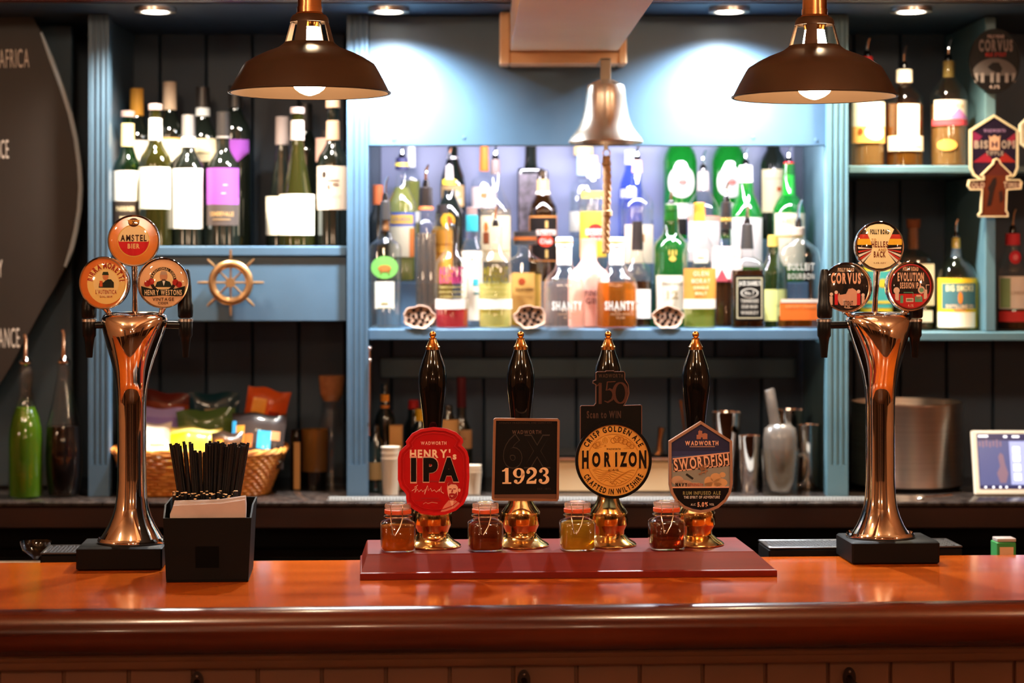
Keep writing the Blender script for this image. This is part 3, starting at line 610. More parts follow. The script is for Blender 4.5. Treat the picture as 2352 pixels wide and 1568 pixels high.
bottle('rum_bottle', 'clear rum bottle with cream label showing a figure', 1138, YA, SA, [(396, 12), (430, 14), (452, 24), (476, 35), (490, 37), (BA-2, 37)], GLASS, (liquid('rum', (.9, .82, .66), .1), 480), [('cap', 366, 400, 10.5, 11.5, P('6d605c'))], [(496, 600, 34, P('efe0b4'), [('d', -22, 522, 6, 12, P('c4752f')), ('r', -28, -15, 534, 560, P('8a4a2a')), ('r', -30, 30, 575, 577, P('c9a86a'))])], group=GS, pour=(366, 332))
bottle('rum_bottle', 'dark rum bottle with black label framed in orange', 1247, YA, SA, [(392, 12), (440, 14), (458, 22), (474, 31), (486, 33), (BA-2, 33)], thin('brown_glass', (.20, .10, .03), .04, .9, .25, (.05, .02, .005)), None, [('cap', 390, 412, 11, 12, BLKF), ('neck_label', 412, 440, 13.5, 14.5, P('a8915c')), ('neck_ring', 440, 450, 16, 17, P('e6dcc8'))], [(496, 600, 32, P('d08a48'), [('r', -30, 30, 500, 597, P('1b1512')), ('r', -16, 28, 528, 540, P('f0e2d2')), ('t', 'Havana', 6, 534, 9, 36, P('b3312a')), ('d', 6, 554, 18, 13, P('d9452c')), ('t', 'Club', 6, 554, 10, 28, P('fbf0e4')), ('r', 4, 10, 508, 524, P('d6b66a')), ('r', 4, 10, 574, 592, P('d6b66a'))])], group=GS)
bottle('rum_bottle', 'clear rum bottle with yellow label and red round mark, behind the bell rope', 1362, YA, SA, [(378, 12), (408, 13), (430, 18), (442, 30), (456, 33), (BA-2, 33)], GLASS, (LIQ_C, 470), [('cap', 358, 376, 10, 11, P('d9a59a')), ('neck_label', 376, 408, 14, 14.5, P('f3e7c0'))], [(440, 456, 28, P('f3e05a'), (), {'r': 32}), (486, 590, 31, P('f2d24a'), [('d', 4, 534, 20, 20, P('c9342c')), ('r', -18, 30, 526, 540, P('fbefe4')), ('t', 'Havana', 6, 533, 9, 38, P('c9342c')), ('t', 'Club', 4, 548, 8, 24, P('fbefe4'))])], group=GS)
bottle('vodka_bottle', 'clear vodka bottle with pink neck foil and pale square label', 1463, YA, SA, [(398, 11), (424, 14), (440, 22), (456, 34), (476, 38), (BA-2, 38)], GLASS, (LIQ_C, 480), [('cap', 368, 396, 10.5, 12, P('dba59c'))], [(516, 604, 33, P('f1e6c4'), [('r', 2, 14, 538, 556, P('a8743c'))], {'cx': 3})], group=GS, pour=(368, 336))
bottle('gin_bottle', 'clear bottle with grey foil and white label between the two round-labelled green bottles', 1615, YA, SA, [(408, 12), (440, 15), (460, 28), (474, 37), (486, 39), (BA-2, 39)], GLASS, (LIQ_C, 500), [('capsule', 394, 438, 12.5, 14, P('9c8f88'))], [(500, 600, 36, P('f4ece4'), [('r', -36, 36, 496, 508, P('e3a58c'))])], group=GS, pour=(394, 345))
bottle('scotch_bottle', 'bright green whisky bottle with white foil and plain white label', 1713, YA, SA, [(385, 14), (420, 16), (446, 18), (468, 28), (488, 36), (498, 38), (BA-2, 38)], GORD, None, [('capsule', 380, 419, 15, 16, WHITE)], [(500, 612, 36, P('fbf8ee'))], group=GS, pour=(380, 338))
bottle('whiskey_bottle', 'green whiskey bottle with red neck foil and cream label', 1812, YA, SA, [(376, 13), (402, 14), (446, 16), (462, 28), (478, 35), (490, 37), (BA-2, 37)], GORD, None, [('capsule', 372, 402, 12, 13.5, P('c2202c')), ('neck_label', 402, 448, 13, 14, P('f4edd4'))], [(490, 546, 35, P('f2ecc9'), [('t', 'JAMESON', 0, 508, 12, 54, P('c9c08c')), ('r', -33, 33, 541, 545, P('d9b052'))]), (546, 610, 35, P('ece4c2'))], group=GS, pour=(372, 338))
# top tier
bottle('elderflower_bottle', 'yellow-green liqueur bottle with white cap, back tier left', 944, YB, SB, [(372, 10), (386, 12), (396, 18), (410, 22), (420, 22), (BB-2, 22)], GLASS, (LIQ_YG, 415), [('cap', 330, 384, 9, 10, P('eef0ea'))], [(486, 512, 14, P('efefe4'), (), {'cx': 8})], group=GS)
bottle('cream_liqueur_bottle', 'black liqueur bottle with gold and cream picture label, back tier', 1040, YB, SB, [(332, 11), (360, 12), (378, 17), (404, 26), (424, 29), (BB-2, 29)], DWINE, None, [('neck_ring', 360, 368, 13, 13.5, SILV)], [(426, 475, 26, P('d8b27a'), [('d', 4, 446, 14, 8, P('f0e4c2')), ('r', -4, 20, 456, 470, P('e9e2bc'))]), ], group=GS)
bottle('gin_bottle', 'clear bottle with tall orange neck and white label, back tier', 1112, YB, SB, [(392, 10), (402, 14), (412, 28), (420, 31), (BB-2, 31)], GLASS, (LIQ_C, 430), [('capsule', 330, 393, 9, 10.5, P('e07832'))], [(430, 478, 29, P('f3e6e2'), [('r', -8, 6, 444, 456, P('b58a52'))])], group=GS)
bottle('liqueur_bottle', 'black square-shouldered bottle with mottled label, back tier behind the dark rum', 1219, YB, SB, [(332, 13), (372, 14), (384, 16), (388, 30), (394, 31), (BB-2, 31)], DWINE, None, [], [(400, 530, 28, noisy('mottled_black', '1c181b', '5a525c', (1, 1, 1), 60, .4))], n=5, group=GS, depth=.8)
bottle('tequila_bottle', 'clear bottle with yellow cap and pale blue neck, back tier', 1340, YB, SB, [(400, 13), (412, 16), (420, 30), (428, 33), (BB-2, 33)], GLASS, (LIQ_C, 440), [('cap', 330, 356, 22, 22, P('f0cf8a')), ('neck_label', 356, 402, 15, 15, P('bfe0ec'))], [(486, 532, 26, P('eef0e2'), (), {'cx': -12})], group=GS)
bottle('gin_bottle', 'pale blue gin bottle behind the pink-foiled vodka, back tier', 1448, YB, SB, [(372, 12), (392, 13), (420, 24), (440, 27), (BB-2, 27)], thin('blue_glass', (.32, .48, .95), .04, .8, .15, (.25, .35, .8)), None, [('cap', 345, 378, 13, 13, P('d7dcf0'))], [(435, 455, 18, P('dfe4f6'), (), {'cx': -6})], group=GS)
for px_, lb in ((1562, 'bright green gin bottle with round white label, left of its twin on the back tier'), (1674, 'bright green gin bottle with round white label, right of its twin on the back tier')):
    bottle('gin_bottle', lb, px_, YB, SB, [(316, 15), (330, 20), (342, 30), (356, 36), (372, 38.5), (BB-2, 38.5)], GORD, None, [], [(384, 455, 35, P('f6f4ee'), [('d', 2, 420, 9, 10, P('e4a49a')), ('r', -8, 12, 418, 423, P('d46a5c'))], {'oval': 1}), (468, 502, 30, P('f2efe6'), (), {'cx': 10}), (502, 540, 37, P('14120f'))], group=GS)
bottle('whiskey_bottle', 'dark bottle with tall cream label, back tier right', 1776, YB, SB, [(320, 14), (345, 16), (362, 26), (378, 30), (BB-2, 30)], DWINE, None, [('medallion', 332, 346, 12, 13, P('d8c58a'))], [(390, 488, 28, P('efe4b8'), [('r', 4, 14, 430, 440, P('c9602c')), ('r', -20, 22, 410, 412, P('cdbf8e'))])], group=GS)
# dried lotus pods lying along the front edge
POD = noisy('dried_pod', '96725e', 'b8967f', (1, 1, 1), 30, .8, .1)
HOLE = P('1d120e')
for px, py, r, lb in ((963, 731, 37, 'dried lotus pod in front of the square tequila and red vodka'), (1217, 732, 37, 'dried lotus pod in front of the square amber liqueur'), (1533, 731, 36, 'dried lotus pod in front of the green whisky bottle')):
    d = 4.612; k = d/F
    zt = Z(py, d); o = thing('lotus_pod', lb, 'seed pod', (X(px, d), d, MZ+.0005), 'dried lotus pods on the lit shelf')
    rr = r*k; n = 28; rad = [rr*(1+.05*math.sin(5*t+px)+.04*math.sin(9*t)) for t in [2*PI*j/n for j in range(n)]]
    hh = .72; b = MB()
    v = []; ys = [(-.012, .86), (-.015, .97), (-.012, 1.0), (.0, .93), (.018, .6), (.03, .2)]
    for y, s in ys: v += [(rad[j]*s*math.cos(2*PI*j/n), y, rr*hh+rad[j]*hh*s*math.sin(2*PI*j/n)) for j in range(n)]
    fc = [(a*n+j, a*n+(j+1) % n, (a+1)*n+(j+1) % n, (a+1)*n+j) for a in range(len(ys)-1) for j in range(n)]
    b.add(v, fc+[tuple(range(n)), tuple((len(ys)-1)*n+j for j in range(n))], POD).build('pod', o)
    h = MB(); cells = [(0, 0)]+[(.40*math.cos(a), .40*math.sin(a)) for a in [PI*2/5*j+.4 for j in range(5)]]+[(.74*math.cos(a), .74*math.sin(a)) for a in [PI*2/9*j for j in range(9)]]
    for cx, cz in cells:
        rc = rr*random.uniform(.11, .15); h.loft([(-.0128, rc*.7), (-.0128, rc), (-.0118, rc*.9)], HOLE, 12, cx*rr*.9, -(rr*hh+cz*rr*hh*.9)).xf(Matrix.Identity(4))
    hv = MB(); hv.v = [(x, z, -y) for x, y, z in h.v]; hv.f = h.f; hv.m = h.m; hv.mats = h.mats
    hv.build('seed_holes', o, label='dark seed holes')
# right bay
GR = 'spirit bottles in the right bay'
D4 = 4.68; BU = b0(D4, UZ); BL = b0(D4, LZ)
bottle('rum_bottle', 'clear bottle with cream label and red cap, left on the upper right shelf', 1992, D4, UZ, [(150, 13), (176, 14), (196, 22), (216, 36), (230, 39), (BU-2, 40)], GLASS, (LIQ_H, 250), [('cap', 130, 160, 12, 13, P('c4302c'))], [(236, 292, 38, P('f2e6c8'), [('r', -24, 24, 254, 256, P('d9bf8a'))]), (292, 330, 38, P('e9a85a'), [('d', 12, 306, 26, 18, P('f4ead2')), ('d', -22, 304, 6, 8, P('8a4a24'))])], group=GR, pour=(130, 88))
bottle('rum_bottle', 'bottle with orange spirit, white neck band and double white label on the upper right shelf', 2077, D4, UZ, [(172, 14), (196, 16), (206, 28), (222, 41), (236, 43), (BU-2, 43)], GLASS, (LIQ_A, 240), [('neck_label', 160, 190, 18.5, 18.5, P('f8ecd2'))], [(242, 314, 25, P('fbf3e0'), (), {'cx': 2}), (314, 348, 41, P('f8ead0'), [('r', -30, 30, 338, 340, P('cfa870'))])], group=GR, pour=(160, 103))
bottle('rum_bottle', 'clear amber bottle with cream, violet and pink label on the upper right shelf', 2179, D4, UZ, [(150, 13), (178, 14), (190, 24), (208, 38), (224, 42), (BU-2, 42)], GLASS, (LIQ_H, 240), [('capsule', 140, 178, 12.5, 13.5, P('8a7440'))], [(232, 276, 38, P('f1e3cf'), [('t', 'SPICED RUM', 0, 246, 9, 54, P('d9b98c')), ('v', -10, 38, 275, 252, P('c77fb8'))]), (276, 290, 41, P('d9505a')), (322, 348, 24, P('e0a04c'), (), {'oval': 1, 'cx': -14})], group=GR, pour=(140, 92))
bottle('gin_bottle', 'clear squat bottle with brown wax neck behind the right tap tower', 2098, 4.72, LZ, [(520, 12), (572, 13), (580, 22), (590, 40), (600, 43), (b0(4.72, LZ)-2, 43)], GLASS, (liquid('straw', (.85, .78, .55), .12), 610), [('wax_stopper', 503, 524, 17, 15, P('6e3c22')), ('wax_neck', 524, 572, 12, 12.5, P('7c4a2c'))], [(606, 700, 38, P('d8cfae'), [('r', 10, 30, 620, 690, P('e8e0c4'))]), (712, 738, 34, P('eee8cf'))], n=3, group=GR)
bottle('gin_bottle', 'bottle with yellow and turquoise label between the tap medallions of the right tower', 2012, 4.70, LZ, [(590, 14), (606, 20), (616, 34), (624, 37), (b0(4.70, LZ)-2, 37)], P('c9b92f'), None, [('cap', 560, 592, 13, 14, P('d9c23c'))], [(622, 706, 34, P('49b3bd'), [('d', 8, 650, 12, 10, P('e3d04a')), ('r', -28, 30, 690, 696, P('e3d04a'))])], group=GR)
bottle('gin_bottle', 'domed clear bottle with large yellow label on the lower right shelf', 2196, D4, LZ, [(540, 10), (572, 11), (586, 16), (600, 28), (616, 40), (634, 46), (650, 47.5), (BL-2, 47.5)], GLASS, (liquid('lemon', (.9, .85, .45), .15), 640), [('neck_foil', 546, 570, 9.5, 10.5, P('e0c25c')), ('neck_seal', 570, 592, 12, 13, P('4d5a66'))], [(638, 750, 45.5, P('e6c02e'), [('r', -39, 37, 650, 708, P('44696c')), ('t', 'BIG SMOKE', -1, 661, 12, 66, P('e9d9a0'), .04), ('t', 'DISTILLING CO', -1, 703, 8, 66, P('e9c29a'), .04), ('d', -2, 683, 5, 14, P('d87a2c')), ('r', -45, 34, 716, 750, P('f7ecd0')), ('r', -16, 10, 709, 714, P('c98a4c'))])], group=GR, pour=(546, 503))
bottle('rum_bottle', 'bottle with red wax cap and white label, rightmost on the lower right shelf', 2326, D4, LZ, [(560, 15), (572, 14), (590, 22), (612, 34), (624, 36), (BL-2, 36.5)], GLASS, (LIQ_D, 636), [('wax_cap', 536, 563, 16, 17, P('d03a44'))], [(576, 606, 14, P('d0283c'), [('d', 0, 591, 6, 7, P('e8828a'))], {'oval': 1, 'r': 24}), (634, 708, 35, P('f4ece0'), [('r', -33, -14, 638, 706, P('8fae7c')), ('r', 20, 34, 690, 700, P('d9b87a')), ('t', 'LONDON', 4, 672, 7, 34, P('b09a80'))]), (714, 738, 35, P('cf3b3a'))], group=GR, pour=(536, 480))
#SECTION4
# ------------------------------------------------------------------ the bar, turned a little from the back wall
TH = math.radians(3.0); TT = math.tan(TH)
def bd(px, v=0): return (3.62+v/math.cos(TH))/(1-(px-PX)/F*TT)
def BP(px, v, z): q = bd(px, v); return Vector(((px-PX)*q/F, q, z))
def BX(px, v): p = BP(px, v, 0); return p.x*math.cos(TH)+(p.y-3.62)*math.sin(TH)
BZ = ZC-.555
bar = thing('bar_counter', 'long varnished wooden bar counter with rounded front edge', 'bar', (0, 3.62, 0), None, TH)
nose = [(-.384, BZ)]+[(-.385-.035*math.sin(a), BZ-.035+.035*math.cos(a)) for a in [PI/2*j/8 for j in range(9)]]
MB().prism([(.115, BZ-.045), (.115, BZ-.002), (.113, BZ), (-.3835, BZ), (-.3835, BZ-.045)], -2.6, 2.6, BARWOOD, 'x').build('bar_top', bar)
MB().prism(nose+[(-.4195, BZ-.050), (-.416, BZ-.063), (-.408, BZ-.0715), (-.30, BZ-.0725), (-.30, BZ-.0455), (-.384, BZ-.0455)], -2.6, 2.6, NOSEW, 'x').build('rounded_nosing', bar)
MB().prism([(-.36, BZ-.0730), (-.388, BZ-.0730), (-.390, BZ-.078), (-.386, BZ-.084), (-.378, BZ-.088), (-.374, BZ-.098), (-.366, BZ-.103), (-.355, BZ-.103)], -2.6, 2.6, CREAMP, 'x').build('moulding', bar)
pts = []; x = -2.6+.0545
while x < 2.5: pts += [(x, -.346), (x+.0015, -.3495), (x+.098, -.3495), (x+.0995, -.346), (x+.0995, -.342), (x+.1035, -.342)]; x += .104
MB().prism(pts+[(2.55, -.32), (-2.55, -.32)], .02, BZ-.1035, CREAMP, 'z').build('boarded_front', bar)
MB().box(-2.5, 2.5, .1155, .30, BZ-.075, BZ-.055, DKWOOD, .002).build('rear_ledge', bar)
LEDGE = BZ-.055
# coat hooks under the bar edge
HOOKM = mat('dark_hook_metal', (.10, .07, .06), .35, 1)
for px, py, lb in ((453, 1541, 'dark metal coat hook under the bar edge below the straw caddy'), (1203, 1537, 'dark metal coat hook under the bar edge below the middle of the red plinth'), (1950, 1531, 'dark metal coat hook under the bar edge below the right tap tower')):
    p = BP(px, -.3497, 0); k = p.y/F; o = thing('coat_hook', lb, 'hook', (p.x, p.y, Z(py, p.y)-.04), 'coat hooks on the bar front', TH)
    MB().prism([(15*k*math.sin(a), .022+(.018 if math.cos(a) > 0 else .018)*math.cos(a)+(0)) for a in [2*PI*j/24 for j in range(24)]], -.004, -.0002, HOOKM, 'y').build('back_plate', o)
    MB().tube([(0, -.003, .022), (0, -.022, .018), (0, -.034, .008), (0, -.040, .020)], [.006, .005, .005, .006], HOOKM, 10).build('prong', o)
    b = MB(); b.ball((0, -.0045, .033), .0022, STEEL, 8); b.build('screw', o)

# ------------------------------------------------------------------ hand pumps on their plinth
PT = ZC-.514
pl = thing('pump_plinth', 'long red mahogany plinth carrying the four hand pumps', 'plinth', (0, 3.62, BZ+.0005), None, TH)
xl0, xr0, xl1, xr1 = BX(827, -.122), BX(1785, -.122), BX(845, -.088), BX(1732, -.088)
vf0, vf1, vb = -.122, -.088, .090; H = PT-BZ-.001
def slab(b, z0, z1, a, c, m):
    v = [(a[0], a[2], z0), (a[1], a[2], z0), (a[1], vb+.002, z0), (a[0], vb+.002, z0), (c[0], c[2], z1), (c[1], c[2], z1), (c[1], vb, z1), (c[0], vb, z1)]
    return b.add(v, [(3, 2, 1, 0), (4, 5, 6, 7), (0, 1, 5, 4), (1, 2, 6, 5), (2, 3, 7, 6), (3, 0, 4, 7)], m)
b = MB(); slab(b, 0, .0105, (xl0, xr0, vf0), (xl0, xr0, vf0), PLINTHW); slab(b, .0105, .0125, (xl0, xr0, vf0), (xl0+.003, xr0-.004, vf0+.003), PLINTHW); b.build('base_moulding', pl)
b = MB(); slab(b, .0126, H-.002, (xl0+.003, xr0-.004, vf0+.003), (xl1-.002, xr1+.002, vf1-.002), PLINTHW); slab(b, H-.002, H, (xl1-.002, xr1+.002, vf1-.002), (xl1, xr1, vf1), PLINTHW); b.build('sloped_body', pl)
RED = mat('clip_red', 'c40e14', .3, coat=.15); REDD = mat('clip_red_deep', '9c0a10', .4)
COPP = mat('clip_copper', (.36, .16, .08), .35, .6); AMBF = mat('clip_amber', 'dfa045', .4); NAVY = mat('clip_navy', '23264a', .4)
def pump(px, lab):
    p = BP(px, 0, PT+.0005); k = p.y/F
    o = thing('beer_pump', lab, 'beer pump', p, 'hand pumps on the red plinth', TH)
    Y = lambda py: Z(py, p.y)-p.z
    MB().loft([(0, 65*k), (.002, 65*k), (.005, 61*k), (.010, 50*k), (.016, 41*k), (Y(1226), 37.5*k), (Y(1216), 37.5*k), (Y(1204), 43.5*k), (Y(1202), 44.5*k), (Y(1177), 44.5*k), (Y(1174), 44*k), (Y(1158), 32*k), (Y(1146), 25.5*k), (Y(1130), 24*k)], BRASS, 40).build('brass_base', o)
    MB().loft([(Y(1129.5), 23*k), (Y(1040), 20*k), (Y(990), 21*k), (Y(955), 24*k), (Y(925), 28*k), (Y(900), 31.3*k), (Y(880), 32.5*k), (Y(862), 32*k), (Y(842), 28.5*k), (Y(824), 22.5*k), (Y(812), 18*k), (Y(803), 15.5*k)], BLACKG, 36).build('handle', o)
    MB().loft([(Y(802.5), 17*k), (Y(796), 17*k), (Y(794), 15*k), (Y(786), 11*k), (Y(779), 8*k), (Y(778), 9*k), (Y(776), 9*k), (Y(775), 5.5*k)]+[(Y(768+8*math.cos(a)), max(.0002, 8*k*math.sin(a))) for a in [PI*.2+PI*.8*j/7 for j in range(8)]], GOLDB, 24).build('finial', o)
    return o, k, Y
def smooth_scale(pts, c, s, s2=None): return [(c[0]+(p[0]-c[0])*s, c[1]+(p[1]-c[1])*(s2 or s)) for p in pts]
def inset(pts, w):
    """outline moved inwards by w"""
    n = len(pts); out = []
    A = sum(pts[i][0]*pts[(i+1) % n][1]-pts[(i+1) % n][0]*pts[i][1] for i in range(n)); sg = 1 if A > 0 else -1
    for i in range(n):
        a, p, c = pts[i-1], pts[i], pts[(i+1) % n]
        d1 = Vector((p[0]-a[0], p[1]-a[1])).normalized(); d2 = Vector((c[0]-p[0], c[1]-p[1])).normalized()
        n1 = Vector((-d1.y, d1.x))*sg; n2 = Vector((-d2.y, d2.x))*sg; m = n1+n2
        if m.length < 1e-6: m = n1
        m.normalize(); l = w/max(.5, m.dot(n1)); out.append((p[0]+m.x*l, p[1]+m.y*l))
    return out
def clip(o, name, outline, rimw, rimm, facem, yc=-.048, th=.008, lab=None, rimd=.002):
    b = MB(); b.prism(outline, yc+rimd, yc+th, rimm, 'y', facem); i = inset(outline, rimw); b.ring(outline, i, yc-.0005, yc+rimd+.0002, rimm)
    return b.build(name, o, label=lab), yc+rimd-.0004
EMPX = lambda c0, k, Y: (lambda px, py: ((px-c0)*k, Y(py)))

# 1 red badge
o, k, Y = pump(994, 'hand pump with the red curved badge reading IPA'); L = lambda px, py: ((px-994)*k*.99, Y(py))
ol = [(935, 1002), (945, 990), (965, 980), (994, 976), (1023, 979), (1046, 988), (1060, 1001), (1062, 1009), (1058, 1017), (1063, 1022), (1071, 1031), (1075, 1046), (1076, 1090), (1073, 1128), (1063, 1150), (1045, 1165), (1020, 1174), (994, 1176), (965, 1171), (945, 1160), (933, 1146), (931, 1137), (931, 1128), (926, 1121), (917, 1111), (912, 1094), (912, 1046), (916, 1031), (926, 1021), (932, 1016), (930, 1009)]
c, y = clip(o, 'pump_clip', [L(*q) for q in ol], 6.5*k, RED, mat('clip_red_dimmed_face', 'b30a10', .4, spec=.2), lab='red badge with raised rim')  # face red darkened so the rim reads as catching a highlight
b = MB(); y0 = y
cx, cz = L(994, 1012); b.text('WADWORTH', cx, cz, 7*k, y, P('f0b9a2'), 58*k, .03)
cx, cz = L(986, 1036); b.text("HENRY'", cx, cz, 17*k, y, P('f3cfae'), 92*k, .04)
cx, cz = L(1042, 1041); b.text('s', cx, cz, 15*k, y, P('f3cfae'), None, .04)
for px, ch, wd_ in ((948, 'I', 12), (987, 'P', 33), (1029, 'A', 44)):
    cx, cz = L(px, 1072); b.text(ch, cx, cz, 49*k, y-.0004, P('e2a48c'), (wd_+3)*k, .075 if ch != 'I' else .09)
    b.text(ch, cx, cz, 46*k, y-.0012, P('0d0908'), wd_*k, .06)
b.rect(*[L(944, 0)[0], L(1044, 0)[0], L(0, 1100)[1], L(0, 1097)[1]], y, REDD)
sig = [(944, 1120), (950, 1116), (955, 1111), (951, 1124), (957, 1116), (960, 1122), (966, 1117), (969, 1122), (975, 1116), (973, 1128), (980, 1108), (982, 1120), (987, 1114), (990, 1121), (996, 1118), (1000, 1123), (1008, 1116), (1006, 1122), (1012, 1110), (1011, 1122), (1017, 1126)]
b.stroke([L(*q) for q in sig], 1.5*k, y, P('efb9a0'))
b.stroke([L(950, 1112), L(958, 1107)], 1.4*k, y, P('efb9a0')); b.rect(L(965, 0)[0], L(1006, 0)[0], Y(1138), Y(1136), y, REDD); b.rect(L(950, 0)[0], L(1010, 0)[0], Y(1143), Y(1141.5), y, REDD)
b.stroke([L(970, 1150), L(976, 1146), (L(981, 1149)), L(990, 1146), L(1003, 1148)], 1.2*k, y, P('e0907c'))
# the small cream portrait print
SK = P('eeb59a'); b.poly([L(*q) for q in [(1026, 1103), (1034, 1099), (1043, 1100), (1049, 1106), (1050, 1118), (1049, 1130), (1044, 1138), (1038, 1141), (1031, 1139), (1027, 1130), (1025, 1116)]], y, SK)
b.disc(*L(1053, 1119), 2.6*k, y, SK, 4*k); b.poly([L(*q) for q in [(1026, 1104), (1032, 1099), (1042, 1099), (1050, 1106), (1050, 1112), (1045, 1106), (1034, 1105), (1027, 1110)]], y-.0003, REDD)
b.poly([L(*q) for q in [(1029, 1127), (1036, 1125), (1043, 1127), (1047, 1122), (1048, 1131), (1043, 1138), (1036, 1140), (1030, 1137)]], y-.0003, REDD); b.poly([L(*q) for q in [(1032, 1131), (1040, 1131), (1036, 1134)]], y-.0006, SK)
for ex in (1032, 1042): b.rect(L(ex-3, 0)[0], L(ex+3, 0)[0], Y(1117), Y(1115), y-.0003, REDD)
b.poly([L(*q) for q in [(1036, 1117), (1038, 1117), (1038, 1124), (1034, 1124)]], y-.0003, REDD)
b.poly([L(*q) for q in [(1028, 1142), (1044, 1142), (1054, 1148), (1046, 1160), (1030, 1166), (1010, 1168), (1018, 1154)]], y, P('d9826e')); b.poly([L(*q) for q in [(1031, 1142), (1040, 1142), (1037, 1160)]], y-.0003, SK)
ins = inset([L(*q) for q in ol], 12*k); b.ring(ins, inset(ins, 1.4*k), y-.0008, y+.0003, RED)
b.build('clip_face', c, flat=True, label='cream and black lettering with a small portrait')

# 2 black square badge
def serif(b, s, x0, z0, h, y, m, m_w=1.0):
    """bold slab-serif numerals drawn from strokes"""
    x = x0
    for ch in s:
        P_ = lambda pts: [(x+a*h*m_w, z0+c*h) for a, c in pts]
        arc = lambda cx, cz, rx, rz, a0, a1, n=14: [(cx+rx*math.cos(math.radians(a0+(a1-a0)*i/n)), cz+rz*math.sin(math.radians(a0+(a1-a0)*i/n))) for i in range(n+1)]
        S = lambda pts, w: b.stroke(P_(pts), [q*h for q in w] if isinstance(w, list) else w*h, y, m)
        D = lambda cx, cz, r: b.disc(x+cx*h*m_w, z0+cz*h, r*h, y, m, n=16)
        if ch == '1':
            b.poly(P_([(.19, .05), (.39, .05), (.39, 1), (.22, 1), (.19, .95)]), y, m); b.poly(P_([(.03, 0), (.55, 0), (.55, .10), (.03, .10)]), y, m); b.poly(P_([(.02, .76), (.2, .80), (.2, .97), (.10, .88), (.02, .86)]), y, m); x += .66*h*m_w
        elif ch == '9':
            S(arc(.33, .68, .235, .27, 0, 360, 24), [.17+.07*abs(math.cos(math.radians(15*i)))-.10*abs(math.sin(math.radians(15*i))) for i in range(25)]); S([(.57, .68), (.58, .5), (.53, .28), (.42, .1), (.28, .03), (.15, .06)], [.2, .2, .17, .13, .1, .08]); D(.15, .15, .115); x += .74*h*m_w
        elif ch == '2':
            D(.14, .74, .12); S(arc(.31, .72, .24, .24, 165, 0)+[(.5, .55), (.34, .4), (.18, .27), (.08, .12)], [.08]*3+[.10, .11, .12, .14, .16, .18, .2, .21, .22, .22, .22, .21, .18, .15, .12, .10, ][:16]); b.poly(P_([(.03, 0), (.60, 0), (.63, .30), (.56, .30), (.50, .19), (.30, .18), (.06, .14)]), y, m); x += .74*h*m_w
        elif ch == '3':
            D(.14, .79, .11); S(arc(.29, .75, .215, .21, 150, -85), [.08, .09, .10, .11, .13, .15, .17, .19, .20, .20, .18, .15, .12, .10, .08]); S(arc(.28, .28, .26, .245, 90, -160), [.08, .1, .13, .16, .19, .21, .22, .21, .19, .16, .13, .11, .10, .09, .08]); D(.12, .19, .115); x += .7*h*m_w
o, k, Y = pump(1196, 'hand pump with the black square badge reading 1923'); L = lambda px, py: ((px-1196)*k*.99, Y(py))
ol = [(1129, 958), (1133, 955), (1277, 957), (1281, 961), (1279, 1139), (1275, 1144), (1129, 1142), (1125, 1138)]
c, y = clip(o, 'pump_clip', [L(*q) for q in ol], 5.5*k, COPP, P('0e0b0a'), lab='black plaque in a copper frame')
b = MB(); b.rect(L(1130, 0)[0], L(1275, 0)[0], Y(1138), Y(1128), y, mat('clip_copper_dark', (.16, .07, .04), .4, .5))
DIM = P('5c463c'); cx, cz = L(1205, 987); b.text('WADWORTH', cx, cz, 8*k, y, DIM, 66*k, .03)
for ch, px, w_ in (('6', 1173, 44), ('X', 1229, 62)):
    cx, cz = L(px, 1031); b.text(ch, cx, cz, 66*k, y, P('3a322d'), w_*k, .055); b.text(ch, cx, cz, 64*k, y-.0003, P('0e0b0a'), (w_-3)*k, .035)
cx, cz = L(1148, 1104); serif(b, '1923', cx, cz, 36*k, y-.0006, P('f0c99a'), 1.08)
cx, cz = L(1203, 966); b.text('STOUTLY TRADITIONAL AND CONSTANT', cx, cz, 3.5*k, y, P('45352d'), 120*k, .01); cx, cz = L(1245, 1116); b.text('EST. 1875', cx, cz, 4*k, y, P('3c322c'), 30*k, .01)
b.build('clip_face', c, flat=True, label='cream numerals on black')

# 3 round amber badge with the black card behind it
o, k, Y = pump(1397, 'hand pump with the round amber badge and black card above it'); L = lambda px, py: ((px-1397)*k*.99, Y(py))
cc = L(1402, 1051)
ol = [(cc[0]+87*k*math.cos(2*PI*j/56), cc[1]+87*k*math.sin(2*PI*j/56)) for j in range(56)]
c, y = clip(o, 'pump_clip', ol, 6*k, P('0d0a0a'), AMBF, lab='round amber badge with black rim', rimd=.0025)
b = MB(); x0, z0 = cc; BK = P('1a1009'); AMD = P('b87628'); AML = P('f0bb63')
b.text('CRISP GOLDEN ALE', x0, z0, 11.5*k, y, BK, 157*k, .035, .3, 0, (71*k, 1)); b.text('CRAFTED IN WILTSHIRE', x0, z0, 11.5*k, y, BK, 155*k, .035, .25, 0, (71*k, -1))
for q in range(2):
    R = 59*k; a0, a1 = (18, 162) if q == 0 else (198, 342)
    b.stroke([(x0+R*math.cos(math.radians(a0+(a1-a0)*j/30)), z0+R*math.sin(math.radians(a0+(a1-a0)*j/30))) for j in range(31)], 1.3*k, y, AMD)
b.disc(x0, z0, 57*k, y+.0002, P('e3a84e'), 57*k); b.rect(x0-80*k, x0+80*k, z0-17*k, z0+21*k, y-.0002, AMBF)
